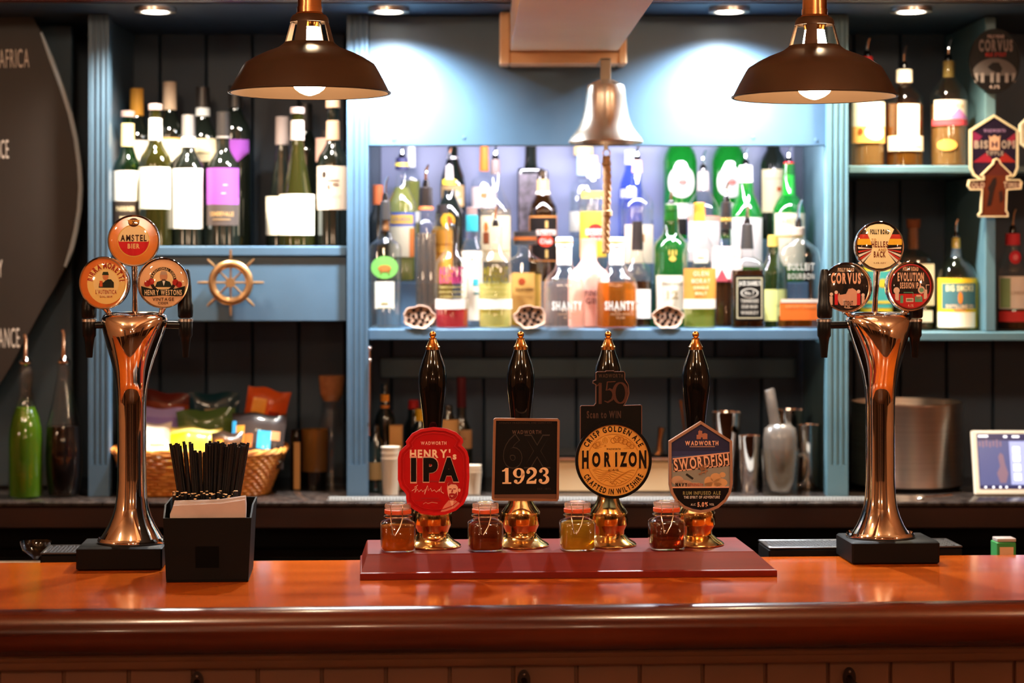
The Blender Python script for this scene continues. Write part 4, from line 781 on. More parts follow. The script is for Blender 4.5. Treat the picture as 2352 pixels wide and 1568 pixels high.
for dx in (0, 1):
    m_, dy = ((AML, -.0004) if dx == 0 else (BK, -.0010))
    for ch, px, w_ in (('H', 1337, 15), ('O', 1362, 19), ('R', 1388, 15), ('I', 1408, 4.5), ('Z', 1425, 17), ('O', 1446, 19), ('N', 1469, 17)):
        hh = 36 if ch in 'HN' and px in (1337, 1469) else 29
        b.text(ch, L(px, 0)[0]-(0 if dx else 1*k), z0+(2 if dx else 3)*k, hh*k, y+dy, m_, w_*k, .05)
b.text('WADWORTH', x0, z0+25.5*k, 4*k, y-.0004, BK, 32*k, .02); b.text('ALC 4% VOL', x0, z0-22*k, 5*k, y-.0004, BK, 24*k, .02)
# balloon, clouds, waves in relief
b.disc(x0-19*k, z0+45*k, 8.5*k, y-.0003, AML, 9*k); b.disc(x0-19*k, z0+45*k, 7*k, y-.0006, P('c4882f'), 8*k)
for q in (-3, 0, 3): b.stroke([(x0-19*k+q*k, z0+52*k), (x0-19*k+q*1.5*k, z0+45*k), (x0-19*k+q*.4*k, z0+37*k)], .8*k, y-.0009, AML)
b.rect(x0-21*k, x0-17*k, z0+31*k, z0+34.5*k, y-.0006, AMD)
for px, pz, r in ((0, 45, 6), (8, 48, 7.5), (17, 46, 7), (26, 42, 6), (35, 37, 5), (-42, 33, 5), (-36, 37, 5), (42, 31, 5)):
    b.torus((x0+px*k, y-.0003, z0+pz*k), r*k, .7*k, AMD, 'y', 16, 4)
for j in range(9):
    zz_ = z0+(52-3.2*j)*k; R = math.sqrt(max(0, (56*k)**2-(zz_-z0)**2)); 
    b.stroke([(x0-R+(2+3*(j % 3))*k, zz_), (x0-R+(16+5*(j % 2))*k, zz_)], .8*k, y-.0002, AMD); b.stroke([(x0+R-(14+6*(j % 3))*k, zz_), (x0+R-3*k, zz_)], .8*k, y-.0002, AMD)
for j in range(8):
    zc = z0-(25+4.2*j)*k; R = math.sqrt(max(1e-9, (55*k)**2-(zc-z0)**2))
    b.stroke([(x0-R+2*R*i/24, zc+(2.6*math.sin(i*.62+j*.9)+(3 if i < 10 else 0))*k) for i in range(25)], [(.6+.8*abs(math.sin(i*.5+j)))*k for i in range(25)], y-.0003, AMD)
b.build('clip_face', c, flat=True, label='black arc lettering and landscape on amber')
ol = [(1326, 1010), (1326, 930), (1329, 927), (1358, 927), (1360, 924), (1362, 922), (1362, 880), (1355, 877), (1356, 871), (1362, 869), (1362, 853), (1366, 850), (1384, 850), (1386, 848), (1404, 848), (1406, 850), (1427, 850), (1430, 853), (1430, 868), (1438, 880), (1440, 900), (1434, 918), (1428, 927), (1466, 926), (1469, 929), (1469, 1010)]
card, y2 = clip(o, 'card', [L(*q) for q in ol], 1.6*k, mat('card_edge', '6a4434', .4), P('0f0c0b'), -.0385, .003, 'black cut-out card with copper edge', .0006)
b = MB(); CU = mat('card_copper', '4d2a1c', .4, .3)
b.text('WADWORTH', *L(1397, 860), 8*k, y2, P('46342a'), 56*k, .03)
b.rect(L(1369, 0)[0], L(1376, 0)[0], Y(924), Y(876), y2, CU); b.stroke([L(1362, 884), L(1369, 880), L(1373, 876)], 3*k, y2, CU)
b.stroke([L(*q) for q in [(1408, 873), (1389, 874), (1387, 893), (1394, 890), (1401, 894), (1404, 903), (1400, 914), (1390, 920), (1382, 917)]], [2*k, 3*k, 4*k, 5*k, 6*k, 6*k, 5*k, 4*k, 2*k], y2-.0002, CU)
b.stroke([L(1419+15*math.cos(t), 899-23*math.sin(t)) for t in [2*PI*j/28 for j in range(29)]], [(3+5*abs(math.cos(2*PI*j/28)))*k for j in range(29)], y2-.0003, CU)
b.text('Scan to WIN', *L(1381, 948), 15*k, y2, P('4a362e'), 78*k, .04)
b.build('card_print', card, flat=True, label='dim copper lettering')

# 4 pointed badge
o, k, Y = pump(1598, 'hand pump with the pointed blue badge reading rum infused ale'); L = lambda px, py: ((px-1598)*k*.99, Y(py))
ol = [(1600, 962), (1672, 1007), (1673, 1105), (1669, 1125), (1658, 1144), (1640, 1159), (1620, 1167), (1600, 1170), (1580, 1167), (1560, 1159), (1542, 1144), (1531, 1125), (1526, 1105), (1526, 1007)]
c, y = clip(o, 'pump_clip', [L(*q) for q in ol], 6*k, mat('clip_copper_pale', (.52, .30, .20), .35, .6), NAVY, lab='pointed badge with copper rim')
b = MB(); CPL = P('e0a98c'); SKY1 = P('4a5575'); SKY2 = P('8f8f88'); CLD = P('c69c66')
b.poly([L(*q) for q in [(1533, 1030), (1667, 1030), (1667, 1046), (1533, 1046)]], y, P('343a62')); b.poly([L(*q) for q in [(1533, 1042), (1667, 1034), (1667, 1060), (1533, 1060)]], y-.0001, P('4d5a80'))
b.poly([L(*q) for q in [(1533, 1058), (1667, 1052), (1667, 1112), (1533, 1112)]], y-.0002, P('8b8d84'))
for px, py, rx, rz in ((1546, 1096, 14, 10), (1560, 1104, 20, 9), (1585, 1107, 20, 6), (1618, 1100, 10, 12), (1634, 1090, 12, 10), (1645, 1102, 16, 10), (1628, 1106, 20, 6), (1650, 1084, 7, 6)): b.disc(*L(px, py), rx*k, y-.0003, P('c9a070' if px > 1600 else 'b99a80'), rz*k)
b.poly([L(*q) for q in [(1533, 1112), (1667, 1112), (1666, 1125), (1655, 1141), (1638, 1154), (1600, 1163), (1562, 1154), (1545, 1141), (1534, 1125)]], y-.0004, P('0f0d10')); b.rect(L(1532, 0)[0], L(1668, 0)[0], Y(1113.5), Y(1110.5), y-.0008, CPL)
b.poly([L(*q) for q in [(1535, 1046), (1667, 1032), (1667, 1035), (1535, 1049)]], y-.0006, CPL); b.poly([L(*q) for q in [(1537, 1074), (1667, 1060), (1667, 1063), (1537, 1077)]], y-.0006, CPL); b.poly([L(*q) for q in [(1535, 1049), (1667, 1035), (1667, 1060), (1537, 1074)]], y-.0005, P('4a3a38'))
cx, cz = L(1601, 1055); b.text('SWORDFISH', cx+.8*k, cz-1.2*k, 25*k, y-.0009, P('231510'), 128*k, .05, rot=.105); b.text('SWORDFISH', cx, cz, 24*k, y-.0015, P('eab795'), 126*k, .03, rot=.105)
for q in [(1590, 1068, 1622, 1060), (1594, 1082, 1616, 1074), (1604, 1060, 1600, 1084), (1612, 1058, 1610, 1082)]: b.stroke([L(q[0], q[1]), L(q[2], q[3])], 2*k, y-.0019, P('9c7458'))
b.disc(*L(1604, 1070), 6*k, y-.0020, P('8a6246'), 4*k); b.stroke([L(1566, 1082), L(1582, 1093)], 5*k, y-.0006, P('2c2a26'))
cas = [(1590, 1003), (1590, 993), (1594, 993), (1594, 984), (1597, 984), (1597, 981), (1599, 984), (1603, 984), (1603, 991), (1609, 989), (1615, 991), (1615, 1003), (1604, 1003), (1604, 999), (1600, 999), (1600, 1003)]
b.poly([L(*q) for q in cas], y-.0005, P('a8705a')); b.text('WADWORTH', *L(1602, 1012), 9*k, y-.0005, P('e9b292'), 76*k, .045); b.rect(L(1574, 0)[0], L(1632, 0)[0], Y(1021), Y(1019), y-.0005, P('b08a7a'))
b.text('NAVY', *L(1555, 1106), 7.5*k, y-.0009, BLACK, 27*k, .05); b.text('STRENGTH', *L(1588, 1106), 6*k, y-.0009, P('b5563c'), 34*k, .02)
b.text('RUM INFUSED ALE', *L(1602, 1125), 7.5*k, y-.0009, P('8f8a5c'), 86*k, .03); b.text('THE SPIRIT OF ADVENTURE', *L(1602, 1134.5), 5.5*k, y-.0009, P('d9d2c8'), 82*k, .03)
b.text('5.0%', *L(1604, 1151), 9.5*k, y-.0009, P('e9b292'), 24*k, .045); b.text('ALC', *L(1582, 1151), 4.5*k, y-.0009, P('d9d2c8'), 11*k, .03); b.text('VOL', *L(1625, 1151), 4.5*k, y-.0009, P('d9d2c8'), 11*k, .03)
b.build('clip_face', c, flat=True, label='blue sky, slanted lettering and a black foot')

# sample jars
SEAL = mat('orange_rubber', 'd9572a', .5); WIRE = mat('wire_steel', (.7, .6, .5), .2, 1)
for px, py, col, bd_, lb in ((914, 1268, (.80, .27, .03), (.45, .13, .012), 'amber'), (1115, 1268, (.42, .07, .02), (.20, .03, .008), 'dark red-brown'), (1326, 1266, (.82, .50, .08), (.50, .28, .03), 'pale gold'), (1531, 1262, (.34, .05, .03), (.16, .022, .010), 'deep ruby')):
    near = {'amber': 'red curved badge', 'dark red-brown': 'black square badge', 'pale gold': 'round amber badge', 'deep ruby': 'pointed blue badge'}[lb]
    p = BP(px, -.0565, PT+.0006); k = p.y/F
    o = thing('sample_jar', 'small clip-top jar of %s beer in front of the %s' % (lb, near), 'jar', p, 'clip-top beer sample jars', TH+.05)
    h = 71*k; n = 3.6
    MB().loft([(.0002, 34*k, 34*k, n), (.002, 39*k, 39*k, n), (.006, 40.5*k, 40.5*k, n), (h*.86, 40.5*k, 40.5*k, n), (h*.93, 38*k, 38*k, 3), (h*.99, 31*k, 31*k, 2.2), (h*1.01, 29*k), (h+12*k, 29*k), (h+14*k, 30*k)], JARG, 36).build('glass_body', o)
    LQ = liquid('beer_'+lb.replace(' ', '_'), col, .55, bd_)
    MB().loft([(.003, 35*k, 35*k, n), (.006, 37.5*k, 37.5*k, n), (h*.80, 37.5*k, 37.5*k, n)]+([(h*.88, 35*k, 35*k, 3)] if lb != 'amber' else []), LQ, 32).build('beer', o)
    MB().loft([(h+14.5*k, 29*k), (h+15*k, 31*k), (h+23*k, 31*k), (h+24*k, 29*k)], SEAL, 30).build('rubber_seal', o)
    MB().loft([(h+24.5*k, 28*k), (h+25*k, 30*k), (h+33*k, 30.5*k), (h+37*k, 29*k), (h+38*k, 26*k), (h+36*k, 20*k)], thin('lid_glass', (.95, .88, .82), .04, .95, .3, (.75, .48, .34)), 30).build('lid', o)
    b = MB(); b.torus((0, 0, h+8*k), 31.5*k, 1.3*k, WIRE, 'z', 36, 6)
    for sx in (-1, 1): b.tube([(sx*14*k-5*k, -29*k, h+8*k), (sx*12*k-5*k, -35*k, h+20*k), (sx*14*k-5*k, -33*k, h+30*k), (sx*14*k-5*k, -24*k, h+36*k)], 1.2*k, WIRE, 6)
    b.tube([(-19*k, -31*k, h+8*k), (-17*k, -42*k, h-10*k), (-15*k, -43.5*k, h-28*k), (-9*k, -43.5*k, h-31*k), (2*k, -43*k, h-12*k), (9*k, -33*k, h+8*k)], 1.5*k, WIRE, 7)
    b.build('wire_clip', o)
    b = MB(); b.text('KILNER', 0, h*.52, 9*k, -41.2*k, JARG, 36*k, .03); b.build('raised_lettering', o)
#SECTION5
# ------------------------------------------------------------------ chrome tap towers
def tower(cpx, vx, side, lab, base, col, meds, facs, roty):
    """cpx column centre px; side: +1/-1 which way the head leans"""
    p = BP(cpx, vx, BZ+.0005); k = p.y/F
    o = thing('beer_tap_tower', lab, 'beer tap', p, 'chrome tap towers on the bar', TH)
    Y = lambda py: Z(py, p.y)-p.z
    MB().box((base[0]-cpx)*k, (base[1]-cpx)*k, -.064, .062, 0, .041, BLACKM, .003).build('base_block', o)
    secs = [(.0415, 78), (.0435, 79), (.047, 78.5), (.049, 77), (.051, 76)]
    S = [(s[0], s[1]*k, s[1]*k*.80, 2) for s in secs]
    off = 0
    for py, r, dp, n in ((1238, 74, 60, 2), (1225, 66, 54, 2), (1205, 54, 46, 2), (1185, 45, 40, 2), (1165, 39, 36, 2), (1140, 35, 33, 2.1), (1100, 33, 31, 2.1), (1000, 32.5, 30, 2.1), (930, 33, 30, 2.1), (895, 35, 32, 2), (875, 38, 40, 1.95), (850, 43, 51, 1.85), (825, 50, 60, 1.8), (800, 58, 66, 1.75), (778, 65, 68, 1.72), (758, 71, 66, 1.72), (742, 74.5, 60, 1.75), (731, 75, 52, 1.8), (723, 71, 42, 1.85), (718, 62, 32, 1.9), (715, 48, 22, 2), (714, 5, 3, 2)):
        dy = -.012*max(0, (930-py)/215)**1.2; S.append((Y(py), r*k, dp*k, n))
    b = MB()
    b.loft(S, CHROME, 64)
    for q in range(len(b.v)): # the head swings forward over the column
        x, y, z = b.v[q]; t = max(0, (z-Y(930))/(Y(715)-Y(930))); b.v[q] = (x+side*10*k*t*t, y-.020*t*t, z)
    b.build('column', o)
    for (px, side_, py0, pya) in facs:
        fx = (px-cpx)*k; ax = side_*55*k+side*8*k; b = MB(); d0 = -.012
        t = MB(); t.tube([(ax*.9, d0, Y(742)), (ax+side_*14*k, d0, Y(744)), (ax+side_*18*k, d0, Y(745))], [22*k, 15*k, 12*k], CHROME, 16); t.build('tap_socket', o)
        b.tube([(ax+side_*17*k, d0, Y(745)), (fx, d0, Y(746))], 8.5*k, BLACKP, 12)
        b.loft([(Y(820), 7*k), (Y(818), 7.5*k), (Y(790), 10*k), (Y(775), 12.5*k), (Y(770), 15.5*k), (Y(735), 16*k), (Y(731), 14*k)], BLACKP, 18, fx, d0)
        q = b.build('faucet', o)
        MB().loft([(Y(730), 14*k), (Y(726), 17*k), (Y(700), 18*k), (Y(692), 15*k), (Y(660), 14*k), (Y(622), 10*k), (Y(618), 7*k)], BLACKP, 18, fx, d0-.004).build('handle', q)
        MB().loft([(Y(738), 17.2*k), (Y(732), 17.2*k)], STEEL, 18, fx, d0).build('collar', q)
    for m in meds:
        (px, py, r, rz, sx, sy), labs, draw = m
        fx, fz = (px-cpx)*k, Y(py); yy = -.040
        MB().tube([((sx-cpx)*k, -.018, Y(sy)), ((sx-cpx)*k*.75+fx*.25, -.020, Y(sy)*.6+(fz-r*k)*.4), (fx*.9+(sx-cpx)*k*.1, -.024, fz-r*k*.94)], [7*k, 6*k, 8*k], CHROME, 12).build('stem', o)
        M = Matrix.Translation((fx, yy, fz)) @ Matrix.Rotation(rz, 4, 'Z')
        b = MB(); R = r*k
        # chrome drum with rounded rim, axis along -y
        t = MB().loft([(.026, R*.55), (.024, R*.80), (.014, R*.97), (.004, R), (-.001, R), (-.003, R*.975), (-.0028, R*.93), (-.001, R*.92)], CHROME, 56, cap=(True, False))
        t.v = [(x, z, y) for x, y, z in t.v]; t.xf(M); q = t.build('medallion', o)
        b.disc(0, 0, R*.925, -.0012, P(draw[0], .3, .4), n=48); draw[1](b, R, -.0016); b.xf(M); b.build('medallion_face', q, flat=True, label=labs)
        dome = MB().loft([(0, R*.915), (-.0022, R*.84), (-.0042, R*.6), (-.0052, R*.3), (-.0055, R*.01)], thin('lens', (1, 1, 1), .02, .5), 40, cap=(False, True)); dome.v = [(x, z-.0026, y) for x, y, z in dome.v]; dome.xf(M); dome.build('clear_lens', q)
    return o
def d_amstel(b, R, y):
    b.disc(0, 0, R*.62, y, P('f2c04e')); b.disc(0, 0, R*.585, y-.0003, P('fbe0a6'))
    b.poly([(R*.585*math.cos(a), R*.585*math.sin(a)-0*R) for a in [PI+PI*j/24 for j in range(25)]], y-.0006, P('d3222a'))
    b.rect(-R*.585, R*.585, -R*.10, R*.0, y-.0005, P('d3222a')); b.rect(-R*.56, R*.56, -R*.04, R*.0, y-.0007, P('fbe0a6'))
    b.text('AMSTEL', 0, R*.10, R*.23, y-.0010, P('3c1a10'), R*1.0, .03); b.text('BIER', 0, -R*.21, R*.17, y-.0010, P('f2c98a'), R*.46, .04)
    b.disc(0, R*.70, R*.21, y-.0004, P('4a2416'), R*.17); b.poly([(-R*.24, R*.80), (R*.24, R*.80), (R*.14, R*.62), (-R*.14, R*.62)], y-.0006, P('c98a2c')); b.text('X', 0, R*.70, R*.12, y-.0009, P('3c1a10'), R*.14, .05)
def d_moretti(b, R, y):
    b.disc(R*.12, -R*.02, R*.78, y, P('f9d680')); b.disc(R*.12, -R*.02, R*.52, y-.0002, P('fbe09a'))
    b.text('BIRRA MORETTI', R*.12, 0, R*.20, y-.0006, P('a82a18'), R*1.92, .05, .2, 0, (R*.66, 1))
    b.poly([(R*(.12+p[0]), R*p[1]) for p in [(-.30, -.18), (.32, -.18), (.32, .02), (.20, .14), (.02, .14), (-.10, .02), (-.28, 0)]], y-.0005, P('1f2a20'))
    b.disc(R*.10, R*.24, R*.12, y-.0007, P('d98a58'), R*.14); b.poly([(R*-.04, R*.30), (R*.24, R*.30), (R*.20, R*.42), (R*.0, R*.42)], y-.0009, P('23351f')); b.rect(-R*.14, -R*.02, -R*.14, R*.08, y-.0009, P('d9602c'))
    b.text("L'AUTENTICA", R*.12, -R*.34, R*.15, y-.0006, P('b5482c'), R*.86, .02); b.text('DAL 1859', R*.12, -R*.52, R*.07, y-.0006, P('b5482c'), R*.5, .02)
def d_weston(b, R, y):
    b.disc(0, R*.10, R*.52, y, P('241612')); b.disc(0, R*.10, R*.40, y-.0002, P('f3cf94')); b.text('TRADITIONAL CIDER', 0, R*.10, R*.08, y-.0005, P('e9c79a'), R*1.3, .02, .2, 0, (R*.46, 1))
    b.disc(R*.02, R*.26, R*.15, y-.0005, P('c98f6c'), R*.21); b.poly([(-R*.13, R*.32), (R*.17, R*.32), (R*.12, R*.47), (-R*.08, R*.47)], y-.0007, P('b59a86')); b.rect(-R*.05, R*.09, R*.10, R*.15, y-.0007, P('6e4a3a'))
    b.poly([(-R*.32, -R*.16), (R*.36, -R*.16), (R*.26, R*.04), (R*.10, R*.10), (-R*.06, R*.10), (-R*.24, R*.04)], y-.0006, P('1d2c24')); b.poly([(-R*.03, R*.08), (R*.08, R*.08), (R*.02, -R*.12)], y-.0008, WHITE)
    for x, z in ((-.62, -.02), (-.46, .06), (.48, .02), (.62, -.06)): b.disc(R*x, R*z, R*.12, y-.0007, P('a8231f'))
    b.poly([(R*p[0], R*p[1]) for p in [(-.86, -.12), (-.5, -.22), (0, -.26), (.5, -.22), (.86, -.12), (.82, -.50), (.5, -.52), (0, -.48), (-.5, -.52), (-.82, -.50)]], y-.0008, P('17201a'))
    b.text('HENRY WESTONS', 0, -R*.375, R*.19, y-.0012, P('f0cfa2'), R*1.45, .03); b.text('VINTAGE', 0, -R*.64, R*.12, y-.0008, P('4a2c1c'), R*.84, .02); b.text('CIDER', 0, -R*.79, R*.09, y-.0008, P('4a2c1c'), R*.4, .02)
def d_helles(b, R, y):
    b.rect(-R*.85, R*.85, R*.30, R*.48, y-.0001, P('c2382c')); b.rect(-R*.90, R*.90, R*.06, R*.30, y-.0001, P('e9b12c'))
    for s in (-1, 1):
        for j, c_ in enumerate(('e8d8c8', 'c2382c', 'e8d8c8', 'c2382c', 'e8d8c8')): a0 = -.02-.16*j; b.poly([(s*R*.18, -R*.1), (s*R*.88, R*(a0)), (s*R*(.86-.02*j), R*(a0-.08))], y-.0001-.00002*j, P(c_))
    fan = [(-.58, .68), (-.40, .82), (-.14, .89), (.14, .89), (.40, .82), (.58, .68), (.36, .20), (.30, -.05), (.36, -.3), (.62, -.64), (.4, -.8), (.14, -.88), (-.14, -.88), (-.4, -.8), (-.62, -.64), (-.36, -.3), (-.30, -.05), (-.36, .20)]
    b.poly([(R*p[0], R*p[1]) for p in fan], y-.0004, P('f3dda8'))
    b.text('FOLLY ROAD', 0, R*.58, R*.17, y-.0008, P('241a16'), R*.76, .06); b.text('TO', -R*.24, R*.26, R*.08, y-.0008, P('b5782c'), None, .03); b.text('HELLES', 0, R*.08, R*.22, y-.0008, P('7a3a22'), R*.66, .04); b.text('AND', R*.10, -R*.14, R*.09, y-.0008, P('b5782c'), None, .03); b.text('BACK', 0, -R*.32, R*.22, y-.0008, P('7a3a22'), R*.48, .04); b.text('4.4% ABV', 0, -R*.66, R*.06, y-.0008, P('a8744c'), R*.5, .02)
def d_corvus(b, R, y):
    b.disc(R*.10, -R*.42, R*.44, y, P('d39a80'), R*.42); b.poly([(R*p[0], R*p[1]) for p in [(-.2, -.02), (.06, .08), (.26, -.04), (.10, -.06), (.0, -.26), (-.24, -.30), (-.32, -.16)]], y-.0003, P('120c0c'))
    for x, w_, h_, c_ in ((-.62, .14, .34, 'd8b3a0'), (-.40, .13, .46, 'c9262a'), (.52, .14, .46, 'c9262a'), (.70, .12, .34, 'd8b3a0'), (-.08, .10, .22, 'd8b3a0')): b.rect(R*(x-w_/2), R*(x+w_/2), -R*.70, R*(-.70+h_), y-.0004, P(c_))
    for x, z in ((-.60, -.28), (.52, -.16), (.70, -.30), (-.40, -.20)): b.disc(R*x, R*z, R*.07, y-.0006, P('e3c2b0'))
    b.text('FOLLY ROAD', 0, R*.70, R*.13, y-.0005, P('e9c0a0'), R*.66, .05); b.text('CORVUS', 0, R*.36, R*.38, y-.0005, P('e3a888'), R*1.22, .05); b.text('STOUT', R*.10, -R*.62, R*.15, y-.0008, P('3a1a14'), R*.38, .03); b.rect(-R*.5, R*.5, -R*.80, -R*.72, y-.0005, P('1a1010')); b.text('4.1%', R*.05, -R*.78, R*.09, y-.0009, P('e9c0a0'), R*.24, .02)
def d_evo(b, R, y):
    b.torus((0, y+.0002, 0), R*.86, R*.04, P('a82a2e'), 'y', 48, 6)
    b.poly([(R*.86*math.cos(a), R*.86*math.sin(a)) for a in [math.radians(200+140*j/24) for j in range(25)]], y-.0001, P('c22a2a'))
    G1 = P('5f9c80'); W1 = P('e3c2ae')
    for x0, x1, z0, z1, c_ in ((-.66, -.5, -.55, -.24, W1), (-.44, -.32, -.66, -.36, G1), (-.2, .12, -.62, -.46, W1), (-.16, .08, -.58, -.5, G1), (.18, .5, -.62, -.40, G1), (.24, .44, -.5, -.34, W1), (.56, .7, -.5, -.12, W1)): b.rect(R*x0, R*x1, R*z0, R*z1, y-.0004, c_)
    b.disc(R*.46, -R*.14, R*.15, y-.0004, W1); b.disc(R*.46, -R*.14, R*.09, y-.0006, G1); b.disc(-R*.6, -R*.16, R*.13, y-.0005, W1); b.stroke([(R*.66, -R*.1), (R*.66, R*.06), (R*.8, R*.06)], R*.03, y-.0005, W1); b.stroke([(-R*.3, -R*.24), (R*.1, -R*.24), (R*.1, -R*.4)], R*.03, y-.0005, G1)
    b.text('FOLLY ROAD', 0, R*.70, R*.15, y-.0006, P('e9b898'), R*.66, .05); b.text('EVOLUTION', 0, R*.38, R*.30, y-.0006, P('e9b898'), R*1.12, .05); b.text('SESSION IPA', 0, R*.04, R*.22, y-.0006, P('e9b898'), R*.92, .04); b.text('4.1%', 0, -R*.76, R*.10, y-.0006, P('e9b898'), R*.24, .02)
tower(303, .070, 1, 'chrome tap tower with orange, yellow and cream round badges, left of the straw caddy', (187, 380), None,
      [((313, 553, 59, 0, 313, 722), 'orange round badge with cream and red centre', ('e07c14', d_amstel)), ((245, 649, 60, -.30, 258, 724), 'orange and yellow round badge', ('dd7326', d_moretti)), ((379, 649, 58, .22, 370, 724), 'cream round badge with apples', ('ecb98a', d_weston))],
      [(208, -1, 0, 0), (427, 1, 0, 0)], 0)
tower(2022, .070, -1, 'chrome tap tower with black and cream round badges, at the right end of the bar', (1937, 2138), None,
      [((2007, 566, 57, 0, 2003, 722), 'cream round badge with flag stripes', ('1b1414', d_helles)), ((1931, 659, 57, -.55, 1946, 724), 'black round badge with red and pink figures', ('181111', d_corvus)), ((2078, 657, 57, .15, 2062, 724), 'black round badge with red lower rim', ('1a1215', d_evo))],
      [(1888, -1, 0, 0), (2098, 1, 0, 0)], 0)
# drip trays behind the bar edge
for p0, p1, lb in ((93, 372, 'black drip tray with lattice top behind the left tap tower'), (1765, 2209, 'black drip tray with lattice top behind the right tap tower')):
    x0, x1 = BX(p0, .15), BX(p1, .15); p = Vector((0, 3.62, 0)); cx = (x0+x1)/2; R_ = Matrix.Rotation(TH, 4, 'Z')
    o = thing('drip_tray', lb, 'drip tray', tuple(p+R_ @ Vector((cx, .145, LEDGE+.0005))), None, TH); w = (x1-x0)/2; h = ZC-.544-LEDGE-.002
    MB().box(-w, w, 0, .105, 0, h, BLACKM, .003).build('tray', o)
    b = MB(); GRM = mat('grille_plastic', (.035, .030, .028), .3)
    b.box(-w, w, 0, .006, h+.0003, h+.004, GRM, .001).box(-w, w, .099, .105, h+.0003, h+.004, GRM, .001).box(-w, -w+.008, .0065, .0985, h+.0003, h+.004, GRM, .001).box(w-.008, w, .0065, .0985, h+.0003, h+.004, GRM, .001)
    n = int(2*w/.014)
    for j in range(n+7):
        xa = -w+.008+j*.014
        for s in (1, -1):
            a = Vector((xa, .0065)); e = Vector((xa-s*.092, .0985))
            if s == -1: a = Vector((xa-.092, .0065)); e = Vector((xa, .0985))
            # clip to the frame
            lo, hi = -w+.008, w-.008
            def cl(a, e):
                t0, t1 = 0.0, 1.0; dx = e.x-a.x
                for lim, sg in ((lo, 1), (hi, -1)):
                    fa, fe = sg*(a.x-lim), sg*(e.x-lim)
                    if fa < 0 and fe < 0: return None
                    if fa < 0: t0 = max(t0, fa/(fa-fe))
                    if fe < 0: t1 = min(t1, fa/(fa-fe))
                return (a+(e-a)*t0, a+(e-a)*t1) if t1 > t0 else None
            q = cl(a, e)
            if q: b.tube([(q[0].x, q[0].y, h+.002), (q[1].x, q[1].y, h+.002)], .0016, GRM, 5)
    b.build('grille', o)
# straw caddy
cp = BP(476, -.132, BZ+.0005); k = cp.y/F
o = thing('straw_caddy', 'black plastic bar caddy holding straws and napkins, next to the left tap tower', 'caddy', cp, None, TH)
w0, w1, h1, D = 94*k, 101*k, 110*k*1.0, .155
t = .003; hf = 147*k
def trap(b, ya, yb, za, zb, wa, wb, m): v = [(-wa, ya, za), (wa, ya, za), (wa, yb, za), (-wa, yb, za), (-wb, ya, zb), (wb, ya, zb), (wb, yb, zb), (-wb, yb, zb)]; return b.add(v, [(3, 2, 1, 0), (4, 5, 6, 7), (0, 1, 5, 4), (1, 2, 6, 5), (2, 3, 7, 6), (3, 0, 4, 7)], m)
trap(MB(), 0, t, .004, hf, w0, w1, BLACKM).build('front_panel', o)
b = MB(); b.prism([(-27*k, 33*k), (27*k, 33*k), (27*k, 82*k), (-27*k, 82*k)], -.0006, -.0001, mat('black_recess', (.002, .002, .002), .7, spec=.05), 'y'); b.build('front_plate', o)
for s in (-1, 1):
    b = MB(); v = []
    for zz_, ww in ((.004, w0), (hf, w1), (hf+24*k, w1+2*k)):
        ya = t+.0003 if zz_ < hf+1e-6 else .045
        v += [(s*ww, ya, zz_), (s*ww, D, zz_), (s*(ww-t), D, zz_), (s*(ww-t), ya, zz_)]
    b.add(v, [(a*4+j, a*4+(j+1) % 4, a*4+4+(j+1) % 4, a*4+4+j) for a in range(2) for j in range(4)]+[(3, 2, 1, 0), (8, 9, 10, 11)], BLACKM).build('side_panel', o)
b = MB(); trap(b, D+.0003, D+t, .004, hf+24*k, w0, w1+2*k, BLACKM); b.build('back_panel', o)
b = MB(); b.box(-w0, w0, 0, D+t, 0, .0038, BLACKM, .001); b.build('floor_panel', o)
b = MB(); b.box(-w0+.0035, w0-.0035, .040, .043, .0042, hf-.02, BLACKM); b.build('partition', o)
# napkin pack in the front slot
np_ = thing('napkin_stack', 'pale paper napkins standing in the front slot of the straw caddy', 'napkins', tuple(cp+Matrix.Rotation(TH, 3, 'Z') @ Vector((0, .020, .0045))), None, TH)
NAP = noisy('paper_napkin', 'b9a8a2', 'cbbcb6', (1, 1, 1), 14, .8)
for j in range(5):
    y = -.012+j*.005; dz = random.uniform(-.003, .003); b = MB()
    b.prism([(-84*k, .001), (84*k, .001), (88*k, hf+(12+j*3)*k+dz), (86*k, hf+(34+j*2)*k+dz), (30*k, hf+(26+j*2)*k+dz), (-78*k, hf+(22+j*2)*k), (-86*k, hf+2*k)], y-.0018, y+.0018, NAP, 'y'); b.build('napkin', np_)
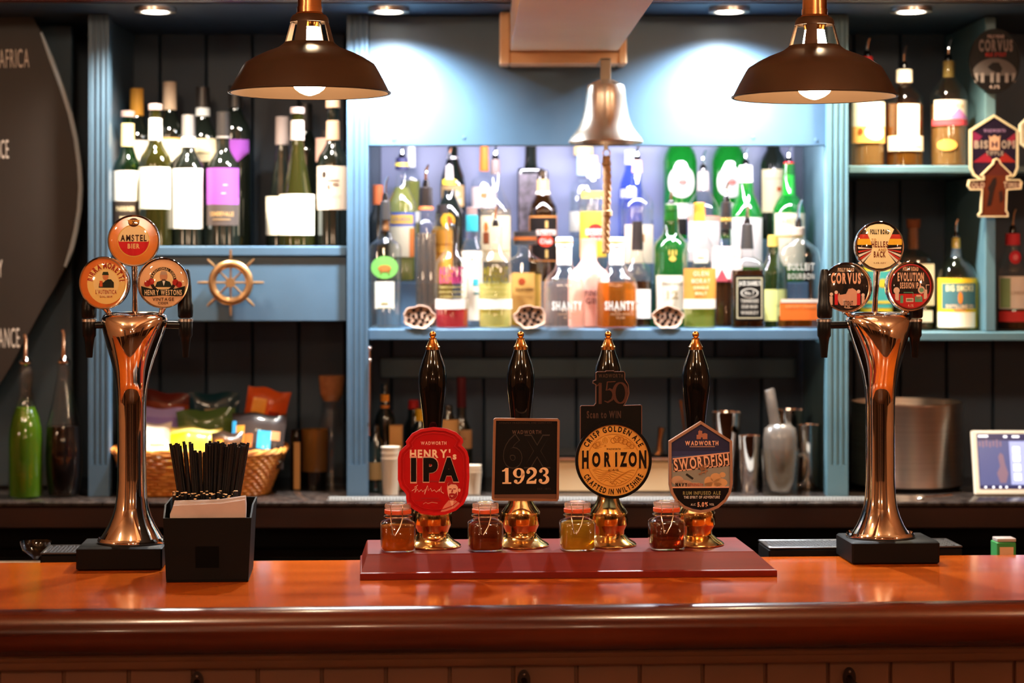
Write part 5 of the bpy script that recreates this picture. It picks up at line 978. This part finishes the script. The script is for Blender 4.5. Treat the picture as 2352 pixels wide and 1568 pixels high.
# straws: one tall and one short straw, copied
STR = mat('black_straw', (.012, .010, .010), .3); TIP = P('f0c898', .6)
def straw(h, lab, grp):
    o = MB().loft([(0, .0027), (h, .0027), (h, .0021), (h-.012, .0021)], STR, 10, cap=(True, True))
    if h < .15: o.loft([(h+.0001, .00255), (h+.0005, .0024), (h+.0005, .0016)], TIP, 10)
    o = o.build('straw'); return tag(o, lab, 'straw', grp)
tall = straw(.205, 'tall black straw standing in the caddy', 'tall black straws in the caddy'); short = straw(.135, 'short black straw in the caddy with its pale open end showing', 'short black straws in the caddy')
RT = Matrix.Rotation(TH, 3, 'Z')
def spot(proto, first, x, y, z, ax, ay):
    o = proto if first else proto.copy()
    if not first: COL.objects.link(o)
    o.location = cp+RT @ Vector((x, y, z)); o.rotation_euler = (ay, ax, TH)
i = 0
for px in list(range(392, 442, 6))+list(range(442, 458, 8))+list(range(455, 535, 5))+[536, 543]:
    for row in range(2):
        x = (px-476+random.uniform(-2, 2))*k*.92; lean = (px-462)/90*.19+random.uniform(-.02, .02)
        lift = 0 if 440 > px or px > 458 else -.018
        spot(tall, i == 0, x-.1*lean, .112+row*.018+random.uniform(-.003, .003), .005+max(-.0005, lift+.015)*1.0*(1 if lift == 0 else .1)+random.uniform(0, .008), lean, random.uniform(-.02, .06)); i += 1
i = 0
for j in range(26):
    x = (-84+j*5.9)*k+random.uniform(-.001, .001)
    for row in range(2):
        spot(short, i == 0, x, .084+row*.012+random.uniform(-.002, .002), .005+random.uniform(0, .012), random.uniform(-.03, .03), random.uniform(.10, .28)); i += 1
# bits behind the bar
p = BP(2312, .20, LEDGE+.0005); k = p.y/F
o = thing('carton', 'small green and cream carton behind the bar at the far right', 'carton', p, None, TH)
MB().box(-22*k, 22*k, 0, .04, 0, Z(1246, p.y)-p.z, P('3f8a4a'), .001).build('box', o); b = MB(); b.rect(-16*k, 16*k, .012, Z(1256, p.y)-p.z, -.0003, P('d8b08a')); b.build('print', o, flat=True)
MB().box(-20*k, 24*k, .004, .036, Z(1245.5, p.y)-p.z, Z(1237, p.y)-p.z, P('a89a92'), .001).build('lid', o)
p = BP(82, .24, LEDGE+.0005); k = p.y/F; h = Z(1243, p.y)-p.z
o = thing('coupe_glass', 'stemmed cocktail glass in the dark behind the bar at the far left', 'glass', p)
MB().loft([(0, .030), (.002, .030), (.004, .006), (h*.55, .004), (h*.62, .008), (h*.8, .026), (h, .030)], GLASS, 24, cap=(True, False)).build('glass_body', o)

# ------------------------------------------------------------------ pendant lamps over the bar
def pendant(px, ry, d, lab, R0):
    k = d/F*R0/186; zc = Z(ry, d); o = thing('pendant_lamp', lab, 'pendant lamp', (X(px, d), d, zc), 'brown pendant lamps over the bar')
    Y = lambda a: (212-a)*k
    prof = [(212, 183.5), (208, 182), (180, 168), (153, 153), (146, 148), (132, 126), (120, 101), (112, 80), (108, 71), (103, 64), (100, 60), (97, 58)]
    outer = [(Y(a), r*k) for a, r in prof]; inner = [(Y(a)-.001, max(.002, r*k-.0022)) for a, r in reversed(prof)]
    b = MB(); b.loft(outer, BRONZE, 72, cap=(False, False)); b.loft(inner, BRONZEIN, 72, cap=(False, False)); b.build('shade', o)
    b = MB(); b.torus((0, 0, Y(212)), 185*k, 2.3*k, BRONZE, 'z', 72, 8); b.build('rolled_rim', o)
    b = MB()
    for j in range(4):
        a0 = math.radians(-108+90*j); hw = .26; v = []
        for py, r in ((98, 57.5), (50, 44)):
            for rr in (r, r-3):
                for t_ in (-hw, 0, hw): v.append((rr*k*math.cos(a0+t_), rr*k*math.sin(a0+t_), Y(py)))
        b.add(v, [(0, 1, 7, 6), (1, 2, 8, 7), (3, 4, 10, 9), (4, 5, 11, 10), (0, 3, 9, 6), (2, 5, 11, 8), (0, 1, 4, 3), (1, 2, 5, 4), (6, 7, 10, 9), (7, 8, 11, 10)], BRONZE)
    b.loft([(Y(51), 42*k), (Y(51), 45*k), (Y(40), 43*k), (Y(34), 38*k), (Y(33), 30*k), (Y(51), 26*k)], BRONZE, 40, cap=(False, False)); b.build('vented_neck', o)
    MB().loft([(Y(32.5), 33*k), (Y(29), 31*k), (Y(28), 29*k), (Y(15), 29*k), (Y(14.5), 27.5*k), (Y(-60), 27.5*k), (Y(-64), 20*k)], COPPER, 32).build('brass_tube', o)
    MB().tube([(0, 0, Y(-64)), (0, 0, 2.62-zc)], .004, BLACKM, 8).build('cord', o)
    MB().loft([(Y(219), 2*k), (Y(217), 10*k), (Y(212), 22*k), (Y(204), 33*k), (Y(190), 41*k), (Y(170), 43*k), (Y(145), 39*k), (Y(115), 31*k), (Y(80), 25*k), (Y(62), 22*k)], BULB, 28).build('bulb', o)
    MB().loft([(Y(61.5), 23*k), (Y(52), 25*k), (Y(34), 24*k)], GOLDB, 24).build('bulb_holder', o)
    return o
pendant(711, 213, 3.58, 'brown dome pendant lamp on brass tube, over the wine bottles', 186)
pendant(1871, 222, 3.50, 'brown dome pendant lamp on brass tube, over the right end of the lit shelf', 189)

# ------------------------------------------------------------------ things on the back counter
def cprof(o_z, d, lst): return [(Z(a, d)-o_z, r*d/F) for a, r in lst]
def decanter(px, d, prof, lq, ltop, lab, pt):
    k = d/F; z0 = CT+.0005; o = thing('syrup_bottle', lab, 'bottle', (X(px, d), d, z0), 'syrup bottles with pourers')
    rb = prof[-1][1]; S = [(0, rb*.95*k), (.003, rb*k)]+cprof(z0, d, list(reversed(prof)))
    MB().loft(S, GLASS, 32).build('glass', o)
    tz = Z(ltop, d)-z0; MB().loft([(.004, rb*.88*k)]+[(z, r*.94) for z, r in S[1:] if .004 < z < tz]+[(tz, [r for z, r in S if z >= tz-.006][0]*.94)], lq, 28).build('syrup', o)
    pt_ = Z(prof[0][0], d)-z0; b = MB(); b.loft([(pt_-.004, 10*k), (pt_, 15*k), (pt_+.004, 15*k), (pt_+.010, 9*k), (pt_+.016, 6*k)], CHROME, 18); b.tube([(0, 0, pt_+.012), (1*k, 0, Z(pt, d)-z0-.012), (-2*k, 0, Z(pt, d)-z0)], [5.5*k, 4.5*k, 4.5*k], CHROME, 10); b.build('pourer', o)
decanter(59, 4.565, [(835, 13), (848, 14), (856, 17), (862, 14), (905, 16), (930, 22), (955, 31), (985, 38), (1010, 40), (1138, 41)], liquid('green_syrup', (.22, .42, .02), .55, (.12, .25, .01)), 935, 'glass bottle of green syrup with chrome pourer in front of the blackboard', 768)
decanter(146, 4.59, [(833, 13), (842, 16), (850, 13), (880, 18), (915, 25), (950, 33), (980, 40), (1040, 43), (1090, 42), (1132, 36)], mat('dark_syrup', (.004, .003, .003), .15, spec=.1), 977, 'glass bottle of near-black syrup with chrome pourer, next to the left pilaster', 757)
# wicker basket
d = 4.675; k = d/F; bw0, bw1, dd0, dd1 = 155*k, 194*k, .095, .125; bz0 = CT+.0008; bh = Z(1030, d)-bz0
o = thing('wicker_basket', 'wicker basket full of snack packets behind the straws', 'basket', (X(461, d), d, bz0))
def bask(t, n, off=0): return [((bw0+(bw1-bw0)*t+off)*math.copysign(abs(math.cos(a))**.55, math.cos(a)), (dd0+(dd1-dd0)*t+off)*math.copysign(abs(math.sin(a))**.55, math.sin(a)), bh*t) for a in [2*PI*j/n for j in range(n)]]
b = MB()
for r in range(13):
    t = (r+.4)/13; q = bask(t, 132); b.tube([(x*(1+.0065*(1 if (j+2*r) % 4 < 2 else -1)), y*(1+.02*(1 if (j+2*r) % 4 < 2 else -1)), z) for j, (x, y, z) in enumerate(q)], bh/26*1.05, WICKER, 6, True)
lo, hi = bask(0, 66), bask(1, 66)
for j in range(66): b.tube([lo[j], tuple((lo[j][i]+hi[j][i])/2 for i in range(3)), hi[j]], .0022, WICKER, 5)
b.build('woven_side', o)
b = MB(); q = bask(1.0, 90)
for s in range(3): b.tube([(x+.004*math.cos(j*.6+s*2.1), y, z+.004*math.sin(j*.6+s*2.1)) for j, (x, y, z) in enumerate(q)], .0045, WICKER, 6, True)
b.build('plaited_rim', o); b = MB(); b.loft([(.0, .98*bw0, .98*dd0, 3.6), (.004, .98*bw0, .98*dd0, 3.6)], WICKER, 40); b.build('base', o)
def packet(lab, px0, px1, py0, py1, d, cols, rot=0, tilt=0, art=()):
    """pillow packet: cols = (crimp colour, body colour, lower colour)"""
    k = d/F; w, h = (px1-px0)*k, (py1-py0)*k; b = MB(); nx, nz = 12, 12; rnd = random.Random(px0)
    ms = [P(c, .3, .3) for c in cols]
    def pt(i, j, s):
        u, v = i/nx*2-1, j/nz*2-1; th = .017*(1-abs(u)**3)*(max(0, 1-abs(v)**4))+.0008
        return (u*w/2*(1-.06*(1-v*v)*abs(u)), s*th+.002*math.sin(7*u+px0)*(1-v*v), v*h/2+.003*math.sin(5*u+px1)*(1 if v > .8 else .3))
    for s in (-1, 1):
        base = len(b.v); b.v += [pt(i, j, s) for j in range(nz+1) for i in range(nx+1)]
        for j in range(nz):
            for i in range(nx):
                b.f.append((base+j*(nx+1)+i, base+j*(nx+1)+i+1, base+(j+1)*(nx+1)+i+1, base+(j+1)*(nx+1)+i)); m = ms[0] if j >= nz-2 else (ms[1] if j >= nz*.4 else ms[2])
                for (i0, i1, j0, j1, c) in art:
                    if i0 <= i < i1 and j0 <= j < j1: m = P(c, .3, .3)
                b.m.append(b.mi(m))
    b.xf(Matrix.Rotation(rot, 4, 'Y') @ Matrix.Rotation(tilt, 4, 'X'))
    q = b.build('snack_packet', None, (X((px0+px1)/2, d), d, Z((py0+py1)/2, d))); return tag(q, lab, 'snack packet', 'snack packets in the wicker basket'), q
packet('lilac snack packet at the left of the basket, next to the pilaster', 270, 418, 935, 1075, 4.72, ('a596cf', '8b78bd', 'a99ad0'), .03, -.25)
packet('orange-brown snack packet behind the lilac one', 318, 432, 900, 1040, 4.815, ('5e2018', 'b86a24', 'a85a20'), .12, 0, ((0, 12, 8, 10, '8c3a1c'),))
packet('dark teal snack packet at the back of the basket', 432, 552, 902, 1040, 4.815, ('12303a', '17323c', '1d3a3c'), -.02, 0, ((4, 8, 6, 9, 'a88a6a'),))
packet('green and cream snack packet with leaf print in the middle of the basket', 408, 545, 940, 1075, 4.71, ('3d5a2c', '4f6a34', 'cfc49a'), -.06, 0, ((0, 4, 7, 9, '8a9a5c'), (5, 9, 4, 6, 'ded2b0')))
packet('orange-red snack packet sticking up at the right of the basket', 556, 656, 892, 1035, 4.80, ('c8501c', 'd4521a', 'b03a18'), .20, 0, ((2, 6, 7, 10, 'f0a03c'), (7, 10, 6, 8, '8c2414')))
packet('white snack packet at the front of the basket, behind the tap column', 282, 392, 965, 1085, 4.64, ('f6ece0', 'f2e6d8', 'efe0c8'), -.04, -.6, ((7, 11, 5, 6, 'a8926a'),))
packet('bright yellow snack packet at the front of the basket, above the straws', 384, 505, 975, 1090, 4.635, ('f4e27a', 'f0c428', 'f2d860'), .05, -.6)
packet('black, blue and orange snack packet at the front right of the basket', 528, 656, 948, 1075, 4.64, ('2c2422', '3a302c', '2a2220'), .06, -.3, ((1, 3, 5, 9, 'e09a3c'), (0, 1, 6, 10, '3aa0d8'), (6, 9, 4, 8, '35a4c9'), (3, 5, 4, 7, 'b5622c'), (9, 11, 6, 8, 'c98a5c')))
packet('small dark snack packet with orange patches next to the yellow one', 482, 556, 990, 1085, 4.598, ('2c1d14', '53341c', '3a2416'), .03, -.4, ((2, 5, 6, 9, 'd8842c'), (7, 10, 5, 8, 'b5642c')))
d = 4.72; k = d/F
bottle('slim_bottle', 'slim black bottle with tan stripe label right of the basket', 681, d, CT+.0005, [(985, 12), (1000, 13), (1010, 14), (1136, 14)], BLACKG, None, (), [(1014, 1122, 7, P('c9955c'), (), {'cx': 2})])
o = thing('amber_tumbler', 'tall ribbed glass with amber top half, in front of the corked carafe', 'glass', (X(722, 4.75), 4.75, CT+.0005)); k = 4.75/F
TUMB = thin('smoked_glass', (.35, .30, .26), .04, .8, .1, (.05, .04, .03)); AMT = thin('amber_band', (.75, .36, .08), .1, .5, .6, (.42, .20, .05))
MB().loft([(0, 27*k), (Z(1082, 4.75)-CT, 30*k)], TUMB, 24, cap=(True, False)).build('lower_glass', o); MB().loft([(Z(1081.5, 4.75)-CT, 30*k), (Z(986, 4.75)-CT, 33*k)], AMT, 24, cap=(False, False)).build('amber_band', o)
d = 4.82; k = d/F; o = thing('corked_carafe', 'clear glass carafe with wide cork next to the middle pilaster', 'carafe', (X(762, d), d, CT+.0005))
Zc = lambda py: Z(py, d)-CT-.0005
MB().loft([(.0, 34*k), (.004, 36*k), (Zc(1030), 37*k), (Zc(985), 33*k), (Zc(955), 24*k), (Zc(930), 20*k), (Zc(910), 25*k), (Zc(905), 27*k)], GLASS, 28, cap=(True, False)).build('glass', o)
MB().loft([(Zc(920), 19*k), (Zc(906), 26*k), (Zc(868), 30*k), (Zc(862), 29*k)], CORK, 24).build('cork_stopper', o)
# under the middle shelf
def simple_bottle(name, lab, px, d, prof, m, caps=(), labs=(), grp=None): return bottle(name, lab, px, d, CT+.0005, prof, m, None, caps, labs, group=grp)
GB = 'bottles at the left under the lit shelf'
simple_bottle('bitters_bottle', 'dark bottle with two small orange neck labels under the left end of the lit shelf', 884, 4.76, [(880, 9), (935, 10), (950, 20), (965, 24), (1134, 24)], DWINE, [('neck_label', 905, 922, 10.5, 10.5, P('d9852c')), ('lower_neck_label', 930, 946, 10.8, 11, P('c9742c'))], [], GB)
simple_bottle('bitters_bottle', 'short dark bottle with brown label, leftmost under the lit shelf', 862, 4.66, [(975, 8), (1000, 9), (1015, 17), (1132, 18)], DWINE, [], [(1060, 1100, 15, P('7a5630'))], GB)
simple_bottle('sauce_bottle', 'dark bottle with red cap behind the red pump badge', 950, 4.86, [(930, 12), (960, 14), (980, 22), (1125, 24)], DWINE, [('cap', 918, 938, 12, 13, P('a81f1c'))], [], GB)
simple_bottle('sauce_bottle', 'dark bottle with yellow neck label behind the left pump handle', 966, 4.77, [(935, 9), (968, 11), (985, 22), (1130, 24)], DWINE, [('neck_label', 938, 966, 11, 12, P('d9a020'))], [], GB)
simple_bottle('port_bottle', 'dark bottle with tan label right of the left pump handle', 1030, 4.70, [(930, 9), (950, 10), (970, 22), (985, 25), (1134, 25)], DWINE, [], [(962, 1010, 23, P('b98a54'))], GB)
simple_bottle('port_bottle', 'dark bottle with red capsule and cream label, right of the red pump badge', 1060, 4.80, [(865, 10), (960, 11), (985, 22), (1000, 26), (1128, 26)], DWINE, [('capsule', 865, 935, 10.5, 11, P('4a1416'))], [(985, 1028, 24, P('b58a60'), [('r', -10, 10, 1004, 1006, P('7a4a2c'))])], GB)
for px, d, py, r, lb in ((897, 4.62, 1028, 22, 'stack of white paper cups left of the red pump badge'), (1088, 4.63, 1070, 18, 'stack of white paper cups right of the red pump badge')):
    k = d/F; o = thing('paper_cup_stack', lb, 'cups', (X(px, d), d, CT+.0005)); h = Z(py, d)-CT
    for j in range(3): MB().loft([(j*h*.12+.0002, r*.80*k-j*.0004), (h*(.76+.12*j), r*k-j*.0004), (h*(.76+.12*j)+.002, r*k+.001-j*.0004)], P('b7a38e'), 24, cap=(j == 0, True)).build('cup', o)
d = 4.70; k = d/F; o = thing('carton', 'tall tan carton behind the paper cups at the left under the lit shelf', 'carton', (X(908, d), d, CT+.0005))
MB().box(-14*k, 16*k, 0, .04, 0, Z(978, d)-CT, P('c08a4e'), .001).build('box', o)
d = 4.66; k = d/F; o = thing('prep_tray', 'low cream-coloured metal tray behind the middle pump badges', 'tray', (X(1408, d), d, CT+.0005)); h = Z(1060, d)-CT
MB().box(-132*k, 132*k, 0, .22, 0, h, P('c9ab84', .35), .004).build('body', o); MB().box(-135*k, 135*k, -.004, .224, h+.0003, h+.012, mat('tray_rim', (.75, .70, .62), .25, 1), .003).build('lid', o)
def shaker(px, d, py, r0, r1, lab, name='cocktail_shaker'):
    k = d/F; h = Z(py, d)-CT; o = thing(name, lab, 'shaker', (X(px, d), d, CT+.0005), 'steel shaker tins')
    MB().loft([(0, r0*.92*k), (.003, r0*k), (h-.004, r1*k), (h, r1*k+.001), (h, r1*k-.0006), (h-.02, r1*k-.002), (.01, r0*.9*k)], CHROME, 36, cap=(True, True)).build('tin', o); return o
shaker(1668, 4.70, 946, 26, 34, 'tall steel shaker tin behind the pointed badge')
shaker(1722, 4.66, 1000, 20, 25, 'shorter steel shaker tin between the tall tin and the glass tankard')
shaker(1812, 4.84, 940, 25, 33, 'tall steel shaker tin behind the glass tankard')
shaker(1856, 4.74, 975, 24, 26, 'dark amber-lit steel tin next to the right pilaster')
d = 4.78; k = d/F
o = thing('bar_spoon', 'copper handled bar spoon leaning left of the right pump handle', 'spoon', (X(1585, d), d, CT+.0005)); hh = Z(918, d)-CT
MB().tube([(0, 0, .004), (-12*k, 0, hh*.6), (-22*k, 0, hh)], [.002, .002, .004], COPPER, 8).build('handle', o); MB().ball((0, 0, .006), .010, COPPER, 12, .005).build('bowl', o)
o = thing('muddler', 'short copper muddler between the round and pointed badges', 'muddler', (X(1514, d), d, CT+.0005)); hh = Z(982, d)-CT
MB().tube([(-3*k, 0, .001), (2*k, 0, hh*.8), (6*k, 0, hh)], [.011, .006, .009], COPPER, 12).build('rod', o)
d = 4.62; k = d/F; o = thing('glass_tankard', 'glass tankard with side handle holding a pale scoop, left of the right pilaster', 'mug', (X(1792, d), d, CT+.0005))
Zt = lambda py: Z(py, d)-CT-.0005
TK = thin('tankard_glass', (.88, .86, .80), .05, .8, .03, (.5, .42, .35))
MB().loft([(0, 36*k), (.003, 39*k), (Zt(1100), 40*k), (Zt(1050), 43*k), (Zt(1030), 43*k)], TK, 32, cap=(True, False)).build('glass', o)
MB().tube([(40*k, 0, Zt(1045)), (54*k, 0, Zt(1044)), (64*k, 0, Zt(1060)), (67*k, 0, Zt(1085)), (58*k, 0, Zt(1108)), (40*k, 0, Zt(1116))], 5*k, TK, 10).build('handle', o)
SCP = thin('translucent_plastic', (.72, .66, .58), .25, .3, .38, (.34, .27, .22))
o = thing('ice_scoop', 'pale plastic scoop standing handle up in the glass tankard', 'scoop', (X(1792, d), d, CT+.006))
MB().loft([(.004, 20*k, 18*k), (Zt(1110), 30*k, 28*k), (Zt(1050), 37*k, 34*k), (Zt(1010), 39*k, 30*k), (Zt(990), 36*k, 24*k), (Zt(980), 24*k, 14*k)], SCP, 28).build('bowl', o)
MB().tube([(-10*k, 0, Zt(985)), (-16*k, .004, Zt(950)), (-24*k, .006, Zt(902)), (-25*k, .006, Zt(899))], [13*k, 12*k, 13*k, 11*k], SCP, 12).build('handle', o)
# ribbed bar mat along the counter edge
x0, x1 = X(752, 4.5), X(2010, 4.5); o = thing('bar_mat', 'long pale ribbed rubber bar mat on the edge of the back counter', 'bar mat', ((x0+x1)/2, 4.49, CT+.0003)); w = (x1-x0)/2
MB().box(-w, w, 0, .065, 0, .003, RUBBER, .0008).build('mat', o); b = MB(); n = int(2*w/.0072)
for j in range(n): xx = -w+.004+j*.0072; b.loft([(.0031, .0026, .0026), (.0075, .0022, .0022)], RUBBER, 6, xx, .004)
rr_ = b.build('nibs', o); rr_['kind'] = 'stuff'
# right bay: drum, tablet, spoon
d = 4.76; k = d/F; o = thing('steel_drum', 'wide brushed steel drum on a black foot behind the right tap tower', 'container', (X(2082, d), d, CT+.0005)); Zt = lambda py: Z(py, d)-CT-.0005
MB().loft([(0, 118*k), (.014, 122*k), (.0155, 124*k), (Zt(1108)-.0003, 124*k)], BLACKM, 64).build('black_foot', o)
MB().loft([(Zt(1108), 125*k), (Zt(930), 125*k), (Zt(926), 126.5*k), (Zt(922), 126.5*k), (Zt(921), 123*k), (Zt(935), 122*k)], STEEL, 72).build('drum', o)
d = 4.60; k = d/F; o = thing('tablet', 'white-edged tablet showing a lit menu screen at the far right of the counter', 'tablet', (X(2312, d), d, CT+.001)); hT = 150*k
M = Matrix.Rotation(math.radians(-14), 4, 'X'); sk = lambda x, z: x-(8*k if False else 0)
b = MB(); b.box(-74*k, 110*k, -.004, .004, 0, hT, P('d9cdb8'), .003).xf(M); b.build('case', o)
SCR = mat('lit_screen', '2b2f4a', .2, emit='3a3f62', es=.9); SC2 = mat('lit_screen_panel', '6a6f94', .2, emit='7f84a8', es=.9); SC3 = mat('lit_screen_white', 'e8e8f4', .2, emit='eef0ff', es=.9); SC4 = mat('lit_screen_dark', '14142a', .2, emit='16183a', es=.9); SC5 = mat('lit_screen_pink', '5a4650', .2, emit='5c4854', es=.8)
b = MB(); s = -.0045; b.rect(-62*k, 108*k, 14*k, 142*k, s, SC4); b.rect(-60*k, 106*k, 22*k, 126*k, s-.0002, SCR); b.rect(12*k, 106*k, 24*k, 124*k, s-.0004, SC2)
b.poly([(-14*k, 28*k), (0*k, 28*k), (6*k, 50*k), (0*k, 70*k), (-3*k, 92*k), (-10*k, 98*k), (-15*k, 88*k), (-12*k, 66*k), (-20*k, 50*k)], s-.0006, SC5)
for z in (96, 78, 56, 34):
    for x in (20, 56): b.rect(x*k, (x+15)*k, z*k, (z+15)*k, s-.0006, SC3)
for x in (-48, -30, -14, 0, 30): b.rect((x-2)*k, (x+2)*k, 16*k, 20*k, s-.0004, SC3)
b.rect(-58*k, -36*k, 134*k, 138*k, s-.0004, SC3); b.rect(0, 8*k, 133*k, 137*k, s-.0004, SC3); b.rect(20*k, 36*k, 133*k, 137*k, s-.0004, SC3)
for j in range(7): b.rect((-58+j*8)*k, (-54+j*8)*k, (112-(j % 2)*2)*k, (124+(j % 3)*2)*k, s-.0004, SC5)
b.xf(M); b.build('screen', o, flat=True, label='lit dark violet menu screen')
b = MB(); b.prism([(.006, 0), (.075, 0), (.04, hT*.75)], -20*k, 20*k, BLACKM, 'x'); b.build('stand', o)
d = 4.53; k = d/F; o = thing('teaspoon', 'steel teaspoon lying on the counter edge below the steel drum', 'spoon', (X(2150, d), d, CT+.0032))
MB().tube([(-26*k, 0, .0015), (0, .012, .002), (44*k, .03, .003)], [.0022, .0018, .0030], CHROME, 8).build('handle', o); MB().ball((-36*k, -.004, .0), .010, CHROME, 14, .003).build('bowl', o)
# pump badges pinned to the upright of the right bay
d = 4.575; k = d/F
def pinned(lab, px, py, outl, rw, rm, fm, draw, th=.010):
    o = thing('pump_badge', lab, 'badge', (X(px, d), 4.5895, Z(py, d)), 'pump badges pinned in the right bay')
    b = MB(); ol = [((a-px)*k, (py-c_)*k) for a, c_ in outl]; b.prism(ol, .0, th-.0005, rm, 'y', fm); b.ring(ol, inset(ol, rw*k), -.002, .0002, rm); b.build('plate', o)
    b = MB(); draw(b, lambda a, c_: ((a-px)*k, (py-c_)*k)); b.build('print', o, flat=True)
def dr1(b, L):
    y = -.0004; b.text('FOLLY ROAD', *L(2291, 82), 7*k, y, P('b59a92'), 38*k, .04); b.text('CORVUS', *L(2291, 103), 24*k, y, P('7c6c66'), 78*k, .05); b.text('MILK STOUT', *L(2291, 124), 8*k, y, P('a8201c'), 48*k, .05)
    b.poly([(L(2288, 168)[0]+52*k*math.cos(a), L(0, 172)[1]+40*k*math.sin(a)) for a in [PI*j/20 for j in range(21)]], y, P('5d5552')); b.poly([L(*q) for q in [(2280, 160), (2272, 152), (2284, 142), (2298, 142), (2306, 156), (2300, 172), (2286, 176), (2290, 164)]], y-.0004, P('171212'))
    for x in (2242, 2256, 2278, 2292, 2312, 2328): b.rect(L(x, 0)[0], L(x+8, 0)[0], L(0, 188)[1], L(0, 166)[1], y-.0006, P('8d817b'))
    b.text('4.1%', *L(2288, 198), 7*k, y, P('b5a29a'), 24*k, .04)
pinned('round black badge with grey crow picture, topmost at the right edge', 2289, 138, [(2289+58*math.cos(2*PI*j/40), 138-74*math.sin(2*PI*j/40)) for j in range(40)], 3, P('0f0c0b'), P('0f0b0b'), dr1)
def dr2(b, L):
    y = -.0004; b.poly([L(*q) for q in [(2238, 372), (2268, 350), (2290, 372)]], y, P('7a1726')); b.poly([L(*q) for q in [(2290, 372), (2312, 350), (2338, 372)]], y, P('851d16')); b.poly([L(*q) for q in [(2238, 300), (2260, 312), (2238, 340)]], y, P('6a1c3a')); b.poly([L(*q) for q in [(2336, 304), (2316, 320), (2336, 340)]], y, P('7d1f30'))
    b.text('WADWORTH', *L(2288, 299), 7*k, y-.0003, P('8a6a8a'), 50*k, .03); b.text('BIS', *L(2257, 331), 16*k, y-.0004, P('8f7c70'), 32*k, .05); b.text('OPS', *L(2320, 331), 16*k, y-.0004, P('8f7c70'), 32*k, .05); b.poly([L(*q) for q in [(2276, 344), (2276, 316), (2274, 310), (2280, 314), (2288, 309), (2296, 314), (2302, 310), (2300, 316), (2300, 344)]], y-.0004, P('b58a6e')); b.text('H', *L(2288, 331), 12*k, y-.0007, P('3a1c2c'), 14*k, .05); b.text('TIPPLE', *L(2288, 351), 9*k, y-.0005, P('8f7c70'), 40*k, .03)
pinned('pointed violet badge with castle tower, under the round crow badge', 2287, 335, [(2287, 262), (2343, 297), (2343, 385), (2336, 402), (2318, 414), (2287, 419), (2256, 414), (2238, 402), (2231, 385), (2231, 297)], 5, P('c9b894'), P('160a1e'), dr2)
pinned('cream-edged pale badge cut by the right picture edge', 2375, 300, [(2375, 255), (2412, 285), (2412, 330), (2375, 352), (2346, 330), (2346, 285)], 5, P('efe6c8'), P('e9dfc0'), lambda b, L: b.rect(*[L(2365, 0)[0], L(2390, 0)[0], L(0, 310)[1], L(0, 296)[1]], -.0004, P('8a2c30')), .010)
def dr3(b, L):
    y = -.0004; b.text('OLD', *L(2250, 424), 13*k, y, P('a88a72'), 30*k, .04); b.text('TIMER', *L(2330, 424), 13*k, y, P('a88a72'), 42*k, .04); b.poly([L(*q) for q in [(2262, 402), (2314, 402), (2310, 494), (2260, 494)]], y+.0002, P('54200a')); b.poly([L(*q) for q in [(2284, 410), (2292, 406), (2292, 420), (2286, 440), (2280, 470), (2270, 474), (2276, 440), (2272, 432)]], y-.0003, P('1f100c')); b.poly([L(*q) for q in [(2298, 440), (2306, 436), (2308, 456), (2300, 466)]], y-.0003, P('2c140e'))
d = 4.562; k = d/F
o3 = [(2293, 362), (2300, 366), (2303, 374), (2328, 398), (2326, 404), (2318, 406), (2318, 411), (2346, 411), (2352, 418), (2350, 434), (2318, 436), (2316, 484), (2320, 488), (2320, 498), (2252, 498), (2250, 492), (2256, 486), (2258, 436), (2232, 436), (2226, 426), (2230, 412), (2262, 410), (2262, 405), (2256, 402), (2284, 374), (2286, 366)]
o = thing('pump_badge', 'rust-brown sign-shaped badge with a horse, lowest at the right edge', 'badge', (X(2289, d), 4.577, Z(430, d)), 'pump badges pinned in the right bay')
b = MB(); ol = [((a-2289)*k, (430-c_)*k) for a, c_ in o3]; b.prism(ol, 0, .0085, P('d0b890'), 'y', P('4a1a12')); b.ring(ol, inset(ol, 3*k), -.0018, .0002, P('d0b890')); b.build('plate', o); b = MB(); dr3(b, lambda a, c_: ((a-2289)*k, (430-c_)*k)); b.build('print', o, flat=True)
b = MB(); b.box(-.008, .008, .0088, .0225, .0, (430-388)*k, BLACKM); b.build('fixing_bracket', o)
